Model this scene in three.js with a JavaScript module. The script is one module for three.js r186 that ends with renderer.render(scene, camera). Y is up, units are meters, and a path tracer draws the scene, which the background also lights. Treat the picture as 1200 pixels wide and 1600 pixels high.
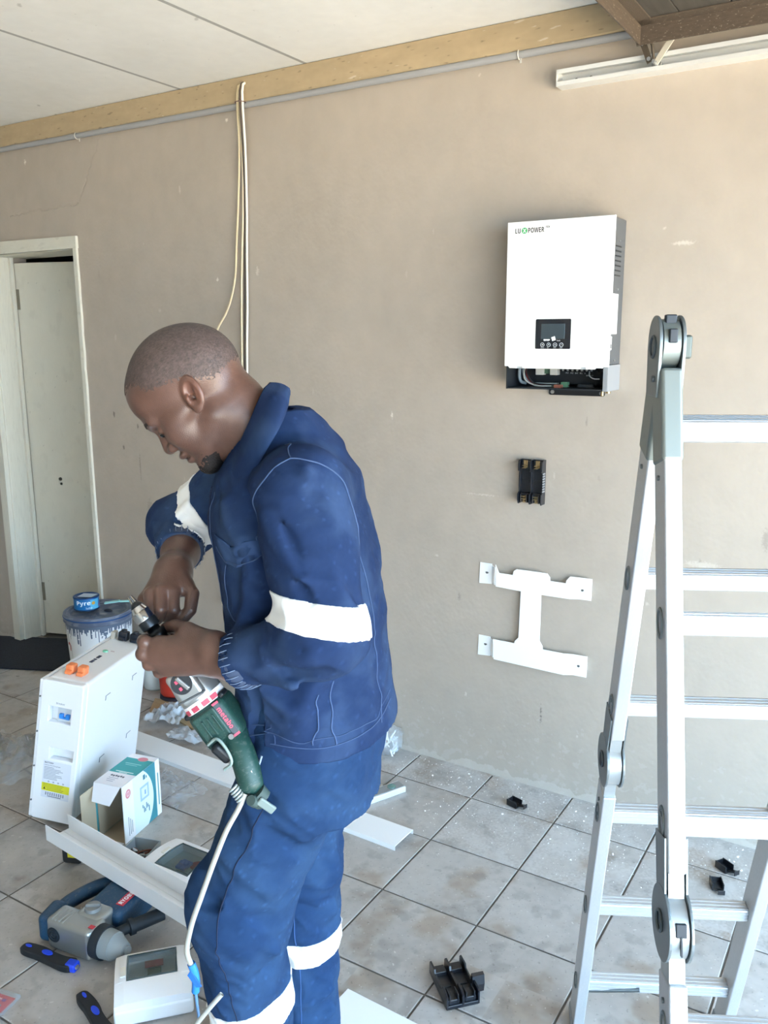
import * as THREE from 'three';
import { RoundedBoxGeometry } from 'three/addons/geometries/RoundedBoxGeometry.js';
import { mergeGeometries, mergeVertices } from 'three/addons/utils/BufferGeometryUtils.js';
import { RectAreaLightUniformsLib } from 'three/addons/lights/RectAreaLightUniformsLib.js';
import { FontLoader } from 'three/addons/loaders/FontLoader.js';
import { TextGeometry } from 'three/addons/geometries/TextGeometry.js';
import { createNoise2D, createNoise3D } from 'simplex-noise';

// ---------------------------------------------------------------- camera, sky, sun, exposure
const scene = new THREE.Scene();
const R = THREE.MathUtils.degToRad;
const camera = new THREE.PerspectiveCamera(61.75, 0.75, 0.05, 200);
camera.rotation.order = 'YXZ';
camera.position.set(0, 1.6, 2.69);
camera.rotation.set(R(-11.7), R(31.62), R(-0.22));

scene.background = new THREE.Color(0.46, 0.72, 1.0);        // hazy bright daylight sky
scene.backgroundIntensity = 9.6;
const sun = new THREE.DirectionalLight(new THREE.Color(1, 0.91, 0.76), 47);   // high sun over the roof: it reaches the driveway only
sun.position.set(2.5, 9, 5.5);
sun.target.position.set(3.4, 0, 2.2);
scene.add(sun, sun.target);
sun.castShadow = true;
sun.shadow.mapSize.set(2048, 2048);
Object.assign(sun.shadow.camera, { left: -9, right: 9, top: 9, bottom: -9, near: 0.5, far: 30 });
RectAreaLightUniformsLib.init();
const daylight = new THREE.RectAreaLight(new THREE.Color(0.66, 0.84, 1.0), 1.4, 4.7, 2.1);   // daylight standing in the open garage doorway
daylight.position.set(1.36, 1.08, 2.55);
daylight.lookAt(-2, 1.08, 2.55);
scene.add(daylight);

const renderer = new THREE.WebGLRenderer({ antialias: true });
renderer.toneMapping = THREE.LinearToneMapping;
renderer.toneMappingExposure = 1.4;
renderer.shadowMap.enabled = true;

// ---------------------------------------------------------------- helpers
function rng(seed) { let s = seed >>> 0; return () => { s = (s + 0x6D2B79F5) >>> 0; let t = s; t = Math.imul(t ^ (t >>> 15), t | 1); t ^= t + Math.imul(t ^ (t >>> 7), t | 61); return ((t ^ (t >>> 14)) >>> 0) / 4294967296; }; }
const n2 = createNoise2D(rng(11)), n3 = createNoise3D(rng(12));
const fbm2 = (x, y, o = 4) => { let s = 0, a = 0.5, f = 1; for (let i = 0; i < o; i++) { s += a * n2(x * f, y * f); a *= 0.5; f *= 2.03; } return s; };
const clamp = (x, a = 0, b = 1) => Math.min(b, Math.max(a, x));
const mix = (a, b, t) => a + (b - a) * t;
const sstep = (a, b, x) => { const t = clamp((x - a) / (b - a)); return t * t * (3 - 2 * t); };
const V = (x, y, z) => new THREE.Vector3(x, y, z);

const used = new Map();
function numbered(name) { const n = used.get(name) ?? 0; used.set(name, n + 1); return n ? `${name}_${String(n).padStart(3, '0')}` : name; }
function thing(name, label, category, [x, y, z] = [0, 0, 0], turn = 0, group) {
  const o = new THREE.Group(); o.name = numbered(name); scene.add(o);
  o.position.set(x, y, z); o.rotation.y = turn; o.userData = { label, category };
  if (group) o.userData.group = group;
  return o;
}
function norm(g) {                     // a geometry that merges with any other
  g = g.index ? g.toNonIndexed() : g;
  if (!g.attributes.uv) g.setAttribute('uv', new THREE.BufferAttribute(new Float32Array(g.attributes.position.count * 2), 2));
  if (!g.attributes.normal) g.computeVertexNormals();
  for (const k of Object.keys(g.attributes)) if (!['position', 'normal', 'uv'].includes(k)) g.deleteAttribute(k);
  return g;
}
function obj(name, geos, material, parent = scene) {
  const list = Array.isArray(geos) ? geos : [geos];
  const g = list.length > 1 ? mergeGeometries(list.map(norm)) : list[0];
  const m = new THREE.Mesh(g, material);
  m.name = parent === scene ? numbered(name) : name; m.castShadow = m.receiveShadow = true;
  parent.add(m); return m;
}
function tag(o, label, category, group, kind) { if (label) o.userData.label = label; if (category) o.userData.category = category; if (group) o.userData.group = group; if (kind) o.userData.kind = kind; return o; }
function struct(name, geos, m, parent = scene) { const o = obj(name, geos, m, parent); if (parent === scene) o.userData.kind = 'structure'; return o; }
function xf(g, x = 0, y = 0, z = 0, rx = 0, ry = 0, rz = 0) { const m = new THREE.Matrix4().makeRotationFromEuler(new THREE.Euler(rx, ry, rz, 'YXZ')); m.setPosition(x, y, z); g.applyMatrix4(m); return g; }
const bx = (w, h, d, x = 0, y = 0, z = 0, rx = 0, ry = 0, rz = 0) => xf(new THREE.BoxGeometry(w, h, d), x, y, z, rx, ry, rz);
const rb = (w, h, d, r, x = 0, y = 0, z = 0, rx = 0, ry = 0, rz = 0, s = 2) => xf(new RoundedBoxGeometry(w, h, d, s, Math.min(r, w * .49, h * .49, d * .49)), x, y, z, rx, ry, rz);
const cyl = (r0, r1, h, n, x = 0, y = 0, z = 0, rx = 0, ry = 0, rz = 0) => xf(new THREE.CylinderGeometry(r0, r1, h, n), x, y, z, rx, ry, rz);
const tube = (pts, r, n = 40, k = 8) => new THREE.TubeGeometry(new THREE.CatmullRomCurve3(pts.map((p) => p.isVector3 ? p : V(...p))), n, r, k, false);
function rod(a, b, r, n = 10, r2 = r) {       // a straight round bar from a to b
  const A = V(...a), B = V(...b), d = B.clone().sub(A);
  const g = new THREE.CylinderGeometry(r2, r, d.length(), n);
  g.applyQuaternion(new THREE.Quaternion().setFromUnitVectors(V(0, 1, 0), d.clone().normalize()));
  g.translate((A.x + B.x) / 2, (A.y + B.y) / 2, (A.z + B.z) / 2); return g;
}
const poly = (pts) => { const s = new THREE.Shape(); pts.forEach(([x, y], i) => i ? s.lineTo(x, y) : s.moveTo(x, y)); s.closePath(); return s; };
const extr = (pts, depth, bev = 0, holes = [], seg = 2) => {
  const s = pts.isShape || pts instanceof THREE.Shape ? pts : poly(pts); for (const h of holes) s.holes.push(h);
  return new THREE.ExtrudeGeometry(s, { depth, bevelEnabled: bev > 0, bevelSize: bev, bevelThickness: bev, bevelSegments: seg, curveSegments: 16 });
};
const lathe = (pts, n = 40) => new THREE.LatheGeometry(pts.map(([x, y]) => new THREE.Vector2(x, y)), n);
const circleHole = (x, y, r) => { const p = new THREE.Path(); p.absellipse(x, y, r, r, 0, Math.PI * 2); return p; };
function rrect(x0, y0, x1, y1, r, cls = THREE.Shape) { const s = new cls(); s.moveTo(x0 + r, y0); s.lineTo(x1 - r, y0); s.quadraticCurveTo(x1, y0, x1, y0 + r); s.lineTo(x1, y1 - r); s.quadraticCurveTo(x1, y1, x1 - r, y1); s.lineTo(x0 + r, y1); s.quadraticCurveTo(x0, y1, x0, y1 - r); s.lineTo(x0, y0 + r); s.quadraticCurveTo(x0, y0, x0 + r, y0); return s; }

// ---------------------------------------------------------------- computed textures
const toS = (v) => v <= 0.0031308 ? 12.92 * v : 1.055 * Math.pow(v, 1 / 2.4) - 0.055;
function dataTex(w, h, fn, srgb = true, wrap = true) {   // fn(u, v) gives linear rgb
  const d = new Uint8Array(w * h * 4);
  for (let j = 0; j < h; j++) for (let i = 0; i < w; i++) {
    const c = fn((i + .5) / w, (j + .5) / h, i, j), k = (j * w + i) * 4;
    for (let q = 0; q < 3; q++) d[k + q] = 255 * clamp(srgb ? toS(clamp(c[q])) : c[q]);
    d[k + 3] = 255;
  }
  const t = new THREE.DataTexture(d, w, h); t.magFilter = t.minFilter = THREE.LinearFilter;
  if (wrap) t.wrapS = t.wrapT = THREE.RepeatWrapping;
  if (srgb) t.colorSpace = THREE.SRGBColorSpace;
  t.needsUpdate = true; return t;
}
function canvasTex(w, h, draw, srgb = true) {
  const c = document.createElement('canvas'); c.width = w; c.height = h; draw(c.getContext('2d'), w, h);
  const t = new THREE.CanvasTexture(c); if (srgb) t.colorSpace = THREE.SRGBColorSpace; t.magFilter = THREE.LinearFilter; return t;
}
const lin = (hex) => { const c = new THREE.Color(hex); return [c.r, c.g, c.b]; };
const std = (color, rough = .6, metal = 0, more = {}) => new THREE.MeshStandardMaterial({ color, roughness: rough, metalness: metal, ...more });
const phys = (o) => new THREE.MeshPhysicalMaterial(o);
// a card of print: plane of width w, height h facing +z
function card(w, h, tex, rough = .5) { const m = new THREE.MeshStandardMaterial({ map: tex, roughness: rough }); return [new THREE.PlaneGeometry(w, h), m]; }

const grain = dataTex(512, 512, (u, v) => { const a = .5 + .35 * fbm2(u * 60, v * 60, 3) + .2 * fbm2(u * 9, v * 9, 2); return [a, a, a]; }, false);
const fineGrain = dataTex(256, 256, (u, v) => { const a = .5 + .45 * n2(u * 90, v * 90); return [a, a, a]; }, false);

// ---------------------------------------------------------------- the room
const WX0 = -5.3, WX1 = 1.4, WZ1 = 5.6, CEIL = 2.545;
const DOOR = { x0: -3.93, x1: -3.285, y1: 1.985 };
function wallUV(g) { const p = g.attributes.position, u = g.attributes.uv; for (let i = 0; i < p.count; i++) u.setXY(i, (p.getX(i) - WX0) / (WX1 - WX0), p.getY(i) / 2.6); return g; }
const wr = rng(5);
const scuffs = [];                        // small chips, nail marks and scrapes in the paint
for (let i = 0; i < 80; i++) scuffs.push([wr() * 6.7 + WX0, wr() * 2.4 + .05, .003 + .007 * wr() * wr(), .004 + .02 * wr() * wr(), wr() * 3, wr() < .55 ? 1 : -1, .12 + .35 * wr()]);
for (const [x, y, w, h, s, k] of [[-1.008, .286, .002, .036, -1, .9], [-1.62, 1.31, .004, .012, 1, .8], [-2.44, 1.82, .006, .006, 1, 1], [-3.58, 2.38, .007, .010, 1, 1], [-2.36, 2.41, .006, .006, 1, 1], [-2.95, 1.02, .003, .06, -1, .5], [-2.9, .82, .02, .05, -1, .3], [-2.95, 1.2, .006, .012, -1, .8], [-3.1, 1.25, .006, .014, -1, .8], [-3.05, 1.1, .005, .01, -1, .8], [-.62, 1.86, .03, .006, 1, .5], [-.6, 1.2, .004, .06, 1, .35], [-.5, .9, .05, .01, 1, .3], [-1.25, 1.05, .07, .002, 1, .4], [-.33, 1.0, .01, .03, -1, .35], [-2.63, .95, .004, .022, -1, .7]]) scuffs.push([x, y, w, h, 0, s, k]);
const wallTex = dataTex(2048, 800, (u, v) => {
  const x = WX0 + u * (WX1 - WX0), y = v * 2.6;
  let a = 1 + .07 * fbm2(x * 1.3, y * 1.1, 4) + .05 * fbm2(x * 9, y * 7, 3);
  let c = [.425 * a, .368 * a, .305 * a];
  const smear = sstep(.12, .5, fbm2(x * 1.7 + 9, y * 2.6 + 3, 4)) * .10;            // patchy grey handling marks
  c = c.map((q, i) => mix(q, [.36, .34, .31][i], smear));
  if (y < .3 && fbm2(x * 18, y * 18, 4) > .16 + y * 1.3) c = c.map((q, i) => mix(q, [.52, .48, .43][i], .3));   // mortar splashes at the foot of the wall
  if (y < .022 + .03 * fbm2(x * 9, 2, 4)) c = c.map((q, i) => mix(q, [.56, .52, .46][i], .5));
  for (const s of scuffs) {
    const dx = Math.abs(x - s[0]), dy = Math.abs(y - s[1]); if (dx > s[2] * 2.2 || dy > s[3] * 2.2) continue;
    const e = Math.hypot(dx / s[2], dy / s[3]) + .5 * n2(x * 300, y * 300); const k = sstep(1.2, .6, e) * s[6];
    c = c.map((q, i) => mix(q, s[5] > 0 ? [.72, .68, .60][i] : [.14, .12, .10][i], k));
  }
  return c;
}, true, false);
const wallBump = dataTex(2048, 800, (u, v) => {
  const x = WX0 + u * (WX1 - WX0), y = v * 2.6;
  let a = .5 + .12 * fbm2(x * 3.1, y * 2.7, 3) + .10 * fbm2(x * 40, y * 32, 3);
  if (x < -3.0 + .2 * (y - 2.0) && y > 1.9) a += .10 * fbm2(x * 95, y * 60, 2);
  const crack = Math.abs((y - 2.16) - .03 * (x + 3.6) - .006 * n2(x * 20, 4)); if (crack < .003 && x < -3.24 && x > -3.72) a -= .5;
  const diag = Math.abs((x + 3.17) - .65 * (y - 2.28) - .008 * n2(y * 26, 9)); if (diag < .006 && y > 2.18 && y < 2.42) a -= .3;
  return [a, a, a];
}, false, false);
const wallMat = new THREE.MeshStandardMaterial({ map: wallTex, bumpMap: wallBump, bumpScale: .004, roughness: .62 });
{
  const s = poly([[WX0, -.05], [WX1 + .2, -.05], [WX1 + .2, CEIL + .15], [WX0, CEIL + .15]]);
  const h = new THREE.Path(); h.moveTo(DOOR.x0, -.05); h.lineTo(DOOR.x0, DOOR.y1); h.lineTo(DOOR.x1, DOOR.y1); h.lineTo(DOOR.x1, -.05); h.closePath();
  const g = extr([[WX0 - .2, -.1], [DOOR.x0, -.1], [DOOR.x0, DOOR.y1], [DOOR.x1, DOOR.y1], [DOOR.x1, -.1], [WX1 + .2, -.1], [WX1 + .2, CEIL + .15], [WX0 - .2, CEIL + .15]], .22);
  g.translate(0, 0, -.22);
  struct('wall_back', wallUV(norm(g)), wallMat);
}
const plainWall = std(new THREE.Color().setRGB(.45, .41, .35), .7);
struct('wall_left', bx(.2, CEIL + .25, WZ1 + .3, WX0 - .1, CEIL / 2 + .02, WZ1 / 2 - .05), plainWall);
struct('wall_front', bx(WX1 - WX0 + .4, CEIL + .25, .2, (WX0 + WX1) / 2, CEIL / 2 + .02, WZ1 + .1), plainWall);
{ // right wall with the garage doorway, 4.8 m wide and 2.14 m high
  const g = extr([[-.02, -.1], [.16, -.1], [.16, 2.14], [4.95, 2.14], [4.95, -.1], [WZ1 + .2, -.1], [WZ1 + .2, CEIL + .15], [-.02, CEIL + .15]], .2);
  g.rotateY(-Math.PI / 2); g.translate(WX1 + .2, 0, 0);
  struct('wall_right', g, plainWall);
}
{ // ceiling of painted boards with open joints
  const ceilTex = dataTex(1024, 1024, (u, v) => {
    const x = u * 4, y = v * 4; let a = .93 + .05 * fbm2(x * 1.3, y * 1.3, 4) + .03 * fbm2(x * 12, y * 12, 3);
    const st = sstep(.15, .6, fbm2(x * 1.1 + 4, y * .8, 4)) * .12; let c = [.82 * a, .82 * a, .80 * a]; c = c.map((q, i) => mix(q, [.62, .58, .50][i], st));
    if (n2(x * 14, y * 14) > .93) c = c.map((q) => q * .72);
    return c;
  });
  const cm = new THREE.MeshStandardMaterial({ map: ceilTex, roughness: .85, bumpMap: grain, bumpScale: .0015 });
  const c = struct('ceiling', bx(WX1 - WX0 + .4, .1, WZ1 + .4, (WX0 + WX1) / 2, CEIL + .075, WZ1 / 2), std(new THREE.Color().setRGB(.10, .095, .085), .9));
  const xs = [WX0, -3.8, -2.575, -1.965, -.75, .47, WX1];
  for (let i = 0; i + 1 < xs.length; i++) for (let k = 0; k < 2; k++) {
    const w = xs[i + 1] - xs[i] - .008, d = WZ1 / 2 - .008, x = (xs[i] + xs[i + 1]) / 2, z = (k + .5) * WZ1 / 2;
    const g = rb(w, .024, d, .003, x, CEIL + .012, z, 0, 0, 0, 1), p = g.attributes.position, uv = g.attributes.uv;
    for (let j = 0; j < p.count; j++) uv.setXY(j, p.getX(j) / 4 + i * .37, p.getZ(j) / 4 + k * .21);
    obj('panel', g, cm, c);
  }
  const sm = std(new THREE.Color().setRGB(.36, .36, .35), .9);
  for (const x of xs.slice(1, -1)) obj('joint_strip', bx(.015, .0036, WZ1, x, CEIL + .0015, WZ1 / 2), sm, c);
}
{ // cornice board along the back wall
  const t = dataTex(1024, 64, (u, v) => { const a = 1 + .10 * fbm2(u * 26, v * 1.5, 4) + .05 * fbm2(u * 160, v * 3, 2); let c = [.42 * a, .325 * a, .20 * a]; if (n2(u * 90, v * 4) > .86) c = c.map((q) => q * .62); if (n2(u * 70 + 40, v * 5) > .9) c = [.55, .47, .36]; return c; });
  const cg = extr([[0, 2.457], [.020, 2.457], [.024, 2.461], [.024, CEIL - .002], [0, CEIL - .002]], WX1 - WX0); cg.rotateY(Math.PI / 2);
  const g = norm(cg); g.translate(WX0, 0, 0); // profile x -> depth after the turn
  const p = g.attributes.position; for (let i = 0; i < p.count; i++) p.setZ(i, -p.getZ(i));
  const idx = []; for (let i = 0; i < p.count; i += 3) idx.push(i, i + 2, i + 1);
  g.setIndex(idx); const g2 = g.toNonIndexed(); g2.computeVertexNormals();
  const p2 = g2.attributes.position, uv = g2.attributes.uv; for (let i = 0; i < p2.count; i++) uv.setXY(i, (p2.getX(i) - WX0) / 6.7, (p2.getY(i) - 2.45) / .1);
  struct('trim_1', g2, new THREE.MeshStandardMaterial({ map: t, roughness: .55 }));
}
{ // tiled floor: each tile in view is a piece of its own, the rest joined
  const fl = struct('floor', bx(WX1 - WX0 + .4, .12, WZ1 + .4, (WX0 + WX1) / 2, -.064, WZ1 / 2), std(new THREE.Color().setRGB(.15, .135, .12), .9));
  const stone = (dusty) => dataTex(1024, 1024, (u, v) => {
    const x = u * 2.4, y = v * 2.4;
    let a = 1 + .16 * fbm2(x * 2.2, y * 2.2, 5) + .10 * fbm2(x * 18, y * 18, 4);
    let c = [.435 * a, .41 * a, .385 * a];
    const rust = sstep(.08, .5, fbm2(x * 2.7 + 30, y * 2.7, 5)) * .7; c = c.map((q, i) => mix(q, [.30, .235, .18][i] * a, rust));
    const grime = sstep(.15, .5, fbm2(x * 7 + 3, y * 7 + 8, 5)) * .35; c = c.map((q, i) => mix(q, [.20, .185, .17][i], grime));
    if (n2(x * 60, y * 60) > .83) c = c.map((q) => q * .74);
    if (n2(x * 48 + 50, y * 48) > .90) c = [.62, .60, .57];
    if (dusty) { const d = sstep(-.30, .45, fbm2(x * 4 + 7, y * 4, 5) + .35 * n2(x * 70, y * 70)) * .28; c = c.map((q, i) => mix(q, [.72, .71, .70][i], d)); }
    return c;
  });
  const rough = dataTex(512, 512, (u, v) => { const a = .40 + .16 * fbm2(u * 9, v * 9, 4) + .05 * n2(u * 80, v * 80); return [1, a, 0]; }, false);
  const mats = [false, true].map((d) => new THREE.MeshStandardMaterial({ map: stone(d), roughness: 1, roughnessMap: rough, bumpMap: grain, bumpScale: .0012 }));
  const PX = .306, PZ = .2965, GAP = .0052, X0 = -.88, Z0 = .484, tr = rng(21);
  const tileGeo = (k) => {                     // slab with a bevelled, slightly rounded rim
    const w = (PX - GAP) / 2, d = (PZ - GAP) / 2, b = .0025, pts = [], uv = [], ou = (k * .377) % 1, ov = (k * .619) % 1, rot = k % 4;
    const ring = [[w, -.002], [w - b * .4, -.0006], [w - b, 0]].map(([ww, y], i) => { const e = w - ww, dd = d - e; return [[-ww, y, -dd], [-ww, y, dd], [ww, y, dd], [ww, y, -dd]]; });
    const tri = (...ps) => ps.forEach((p) => { pts.push(...p); const [a, c] = [[p[0], p[2]], [p[2], -p[0]], [-p[0], -p[2]], [-p[2], p[0]]][rot]; uv.push(ou + a / 2.4, ov + c / 2.4); });
    for (let r = 0; r < 2; r++) for (let i = 0; i < 4; i++) { const a = ring[r][i], b2 = ring[r][(i + 1) % 4], c = ring[r + 1][(i + 1) % 4], e = ring[r + 1][i]; tri(a, b2, c); tri(a, c, e); }
    const q = ring[2]; tri(q[0], q[1], q[2]); tri(q[0], q[2], q[3]);
    const g = new THREE.BufferGeometry(); g.setAttribute('position', new THREE.Float32BufferAttribute(pts, 3)); g.setAttribute('uv', new THREE.Float32BufferAttribute(uv, 2)); g.computeVertexNormals(); return g;
  };
  const variants = Array.from({ length: 16 }, (_, k) => tileGeo(k));
  const rest = [];
  for (let i = -15; i <= 8; i++) for (let j = -2; j <= 17; j++) {
    const x = X0 + (i + .5) * PX, z = Z0 + (j + .5) * PZ; if (x < WX0 || x > WX1 + .1 || z > WZ1) continue;
    const g = variants[(tr() * 16) | 0], dy = -.0008 * tr(), rx = (tr() - .5) * .003, rz = (tr() - .5) * .003;
    const near = x > -4.6 && x < .3 && z < 2.05;
    if (near) { const t = obj('tile', g, mats[z < .19 && x > -1.9 || (z < .49 && x > -1.25) ? 1 : 0], fl); t.position.set(x, dy, z); t.rotation.set(rx, 0, rz); }
    else { const c = g.clone(); c.translate(x, dy, z); rest.push(c); }
  }
  obj('tile_field', rest, mats[0], fl).userData.kind = 'stuff';
}
{ // outside: a pale concrete driveway in the sun, a boundary wall far across it
  const gt = dataTex(512, 512, (u, v) => { const a = 1 + .12 * fbm2(u * 14, v * 14, 5); return [.60 * a, .475 * a, .33 * a]; });
  gt.repeat.set(4, 4);
  struct('driveway', xf(new THREE.BoxGeometry(16, .1, 26), WX1 + .2 + 8, -.07, 3), new THREE.MeshStandardMaterial({ map: gt, roughness: .9 }));
}
{ // doorway: steel frame, leaf standing ajar, dim passage beyond it
  const cream = dataTex(512, 512, (u, v) => { let a = 1 + .05 * fbm2(u * 6, v * 12, 4); let c = [.66 * a, .635 * a, .54 * a]; const g = sstep(.25, .6, fbm2(u * 9 + 2, v * 18, 4)) * .3; return c.map((q, i) => mix(q, [.45, .42, .35][i], g)); });
  const fm = new THREE.MeshStandardMaterial({ map: cream, roughness: .5 });
  const d = new THREE.Group(); d.name = 'door_1'; d.userData = { kind: 'structure', label: 'cream painted flush door standing ajar in its steel frame' }; scene.add(d);
  const w = .052, z0 = -.2, z1 = .014, frame = [];
  const jag = (x, s) => { const pts = []; const N = 26; for (let i = 0; i <= N; i++) pts.push([x + s * (.004 + .006 * Math.max(0, n2(i * .7, s * 3 + 1))), DOOR.y1 * i / N]); return pts; };
  const right = [...jag(DOOR.x1 + w * .45, 1), [DOOR.x1, DOOR.y1], [DOOR.x1, 0]];
  frame.push(xf(extr([[DOOR.x1, 0], ...jag(DOOR.x1 + .018, 1), [DOOR.x1, DOOR.y1 + .0]], .028), 0, 0, -.016));
  frame.push(bx(.004, DOOR.y1, .2, DOOR.x1 - .001, DOOR.y1 / 2, -.11));
  frame.push(xf(extr([[DOOR.x0 - .05, DOOR.y1], [DOOR.x1 + .026, DOOR.y1], [DOOR.x1 + .026, DOOR.y1 + .052], [DOOR.x0 - .05, DOOR.y1 + .058]], .028), 0, 0, -.014));
  frame.push(bx(DOOR.x1 - DOOR.x0, .004, .2, (DOOR.x0 + DOOR.x1) / 2, DOOR.y1 - .001, -.11));
  frame.push(bx(.05, DOOR.y1, .028, DOOR.x0 - .024, DOOR.y1 / 2, 0), rb(.012, DOOR.y1, .1, .004, DOOR.x0 + .004, DOOR.y1 / 2, -.06), rb(.03, DOOR.y1, .02, .004, DOOR.x0 + .012, DOOR.y1 / 2, -.118));
  obj('frame', frame, fm, d);
  const leafTex = dataTex(512, 1024, (u, v) => { let a = 1 + .035 * fbm2(u * 4, v * 8, 4) + .015 * n2(u * 150, v * 40); let c = [.62 * a, .595 * a, .505 * a]; const g = sstep(.2, .6, fbm2(u * 5 + 12, v * 9, 5)) * .18; c = c.map((q, i) => mix(q, [.42, .39, .33][i], g)); if (n2(u * 40, v * 70) > .93) c = c.map((q) => q * .7); return c; });
  const leaf = new THREE.Mesh(rb(.66, 1.945, .04, .003, .33, .985, -.02), new THREE.MeshStandardMaterial({ map: leafTex, roughness: .45 }));
  leaf.name = 'leaf'; leaf.castShadow = leaf.receiveShadow = true; leaf.position.set(DOOR.x0 + .022, 0, -.13); leaf.rotation.y = R(17); d.add(leaf);
  const steel = std(0x8d8778, .5, .6);
  for (const y of [.25, 1.78]) obj('hinge', [cyl(.007, .007, .1, 10, -.006, y, .006), bx(.02, .1, .003, .008, y, .002)], steel, leaf);
  obj('lock_hole', [cyl(.009, .009, .006, 14, .17, .87, .001, Math.PI / 2), cyl(.006, .006, .006, 12, .174, .845, .001, Math.PI / 2)], std(0x2a2723, .8), leaf);
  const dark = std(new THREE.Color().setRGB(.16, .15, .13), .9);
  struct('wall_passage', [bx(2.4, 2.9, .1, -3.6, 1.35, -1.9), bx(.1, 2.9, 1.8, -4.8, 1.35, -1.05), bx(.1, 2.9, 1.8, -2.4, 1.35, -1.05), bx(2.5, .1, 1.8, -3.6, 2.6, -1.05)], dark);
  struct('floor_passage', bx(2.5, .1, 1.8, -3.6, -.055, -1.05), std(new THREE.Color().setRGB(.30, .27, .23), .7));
}
// ---------------------------------------------------------------- things on the back wall
const font = await new FontLoader().loadAsync('fonts/droid/droid_sans_bold.typeface.json');
const fontR = await new FontLoader().loadAsync('fonts/droid/droid_sans_regular.typeface.json');
function word(text, size, depth, f = font) { const g = new TextGeometry(text, { font: f, size, depth, curveSegments: 4 }); g.computeBoundingBox(); return g; }
const M = {
  white: std(0xf2f2f0, .38), offwhite: std(0xe9e9e4, .5), black: std(0x17181b, .42), blackGloss: std(0x101218, .16),
  greyCase: std(0x54575a, .48), darkCase: std(0x202327, .55), steel: std(0xb9bbbc, .34, .9), brass: std(0xb7a077, .38, .85),
  chrome: std(0xd4d6d8, .14, 1), galv: std(0xb6babd, .42, .35), grey: std(0x8f9296, .55),
};
const copper = std(0xb46a3c, .4, .6);
{ // grey conduit under the cornice, with saddle clips
  const t = thing('conduit', 'grey plastic conduit running along the wall under the cornice', 'conduit', [-2.3, 2.447, .013]);
  obj('pipe', cyl(.0115, .0115, 6.0, 14, -.0, 0, 0, 0, 0, Math.PI / 2), std(0x9a9b9c, .5), t);
  for (const x of [-2.2, -.9, 1.15, 2.4]) obj('clip', [new THREE.TorusGeometry(.0135, .002, 6, 16).rotateY(Math.PI / 2).translate(x, 0, 0), bx(.006, .042, .002, x, 0, -.012)], std(0xd8d6d0, .4, .3), t);
}
{ // horizontal track of the garage door
  const t = thing('door_track', 'pale galvanised garage door track fixed along the wall', 'track', [0, 2.328, 0]);
  const prof = [[0, 0], [.052, 0], [.052, .012], [.048, .012], [.048, .004], [.004, .004], [.004, .042], [.048, .042], [.048, .034], [.052, .034], [.052, .046], [0, .046]];
  const g = extr(prof, 2.36); g.rotateY(-Math.PI / 2); g.translate(1.35, 0, 0);
  // profile x runs to +z
  obj('channel', g, std(0xd9dad8, .42, .25), t);
  obj('end_plate', bx(.003, .046, .05, -1.011, .023, .026), std(0xd4d4d0, .5), t);
  for (const x of [-.965, -.92]) obj('screw', cyl(.005, .005, .004, 10, x, .022, .006, Math.PI / 2), std(0x6f6d68, .5, .5), t);
}
{ // raised garage door under the ceiling: board cladding on a steel frame
  const woodT = dataTex(512, 128, (u, v) => { const a = 1 + .25 * fbm2(u * 4, v * 26, 4) + .1 * fbm2(u * 40, v * 60, 2); return [.058 * a, .051 * a, .042 * a]; });
  const wm = new THREE.MeshStandardMaterial({ map: woodT, roughness: .75 });
  const rust = dataTex(256, 256, (u, v) => { const a = 1 + .22 * fbm2(u * 5, v * 5, 4); let c = [.088 * a, .066 * a, .048 * a]; if (fbm2(u * 12 + 4, v * 6, 3) > .42) c = [.20, .17, .13]; return c; });
  const rm = new THREE.MeshStandardMaterial({ map: rust, roughness: .7, metalness: .2 });
  rust.repeat.set(9, 1); const t = thing('garage_door', 'raised brown garage door of narrow boards hung under the ceiling', 'garage door', [-.772, 2.385, .06]);
  for (let i = 0; i < 15; i++) obj('board', rb(.1305, .018, 4.8, .003, .067 + i * .1325, .062, 2.42, 0, 0, 0, 1), wm, t);
  obj('side_rail', [bx(1.98, .048, .004, 1.005, .024, .045), bx(1.98, .004, .05, 1.005, .05, .066), bx(1.98, .048, .004, 1.005, .024, 4.80), bx(1.98, .004, .05, 1.005, .05, 4.78)], rm, t);
  obj('end_rail', [bx(.004, .05, 4.74, .022, .026, 2.42), bx(.04, .004, 4.74, .04, .05, 2.42)], rm, t);
  obj('side_rail', [bx(1.98, .03, .03, 1.005, .037, 1.7)], rm, t);
  obj('corner_plate', [extr([[.012, .0], [.075, .004], [.06, .05], [.0, .05]], .004).translate(0, 0, .04)], rm, t);
  // hinge arm with roller running in the track
  const am = std(0xcfcabb, .45, .3), ad = std(0x4f463b, .6, .4);
  obj('hinge_arm', [extr([[.098, .03], [.112, .024], [.062, -.045], [.05, -.036]], .006).translate(0, 0, -.002)], am, t);
  obj('hinge_arm', [extr([[.012, .016], [.03, .016], [.05, -.036], [.036, -.042]], .006).translate(0, 0, .01), tube([[.028, .02, .014], [.045, .01, .016], [.05, -.012, .012], [.052, -.03, .006]], .004, 14, 6)], ad, t);
  obj('roller', [cyl(.014, .014, .016, 18, .056, -.04, -.018, Math.PI / 2), cyl(.005, .005, .05, 10, .056, -.04, .0, Math.PI / 2)], M.steel, t);
  for (const [x, y] of [[.104, .027], [.02, .012], [.04, -.03]]) obj('bolt', cyl(.006, .006, .01, 6, x, y, .012, Math.PI / 2), M.steel, t);
}
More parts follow.
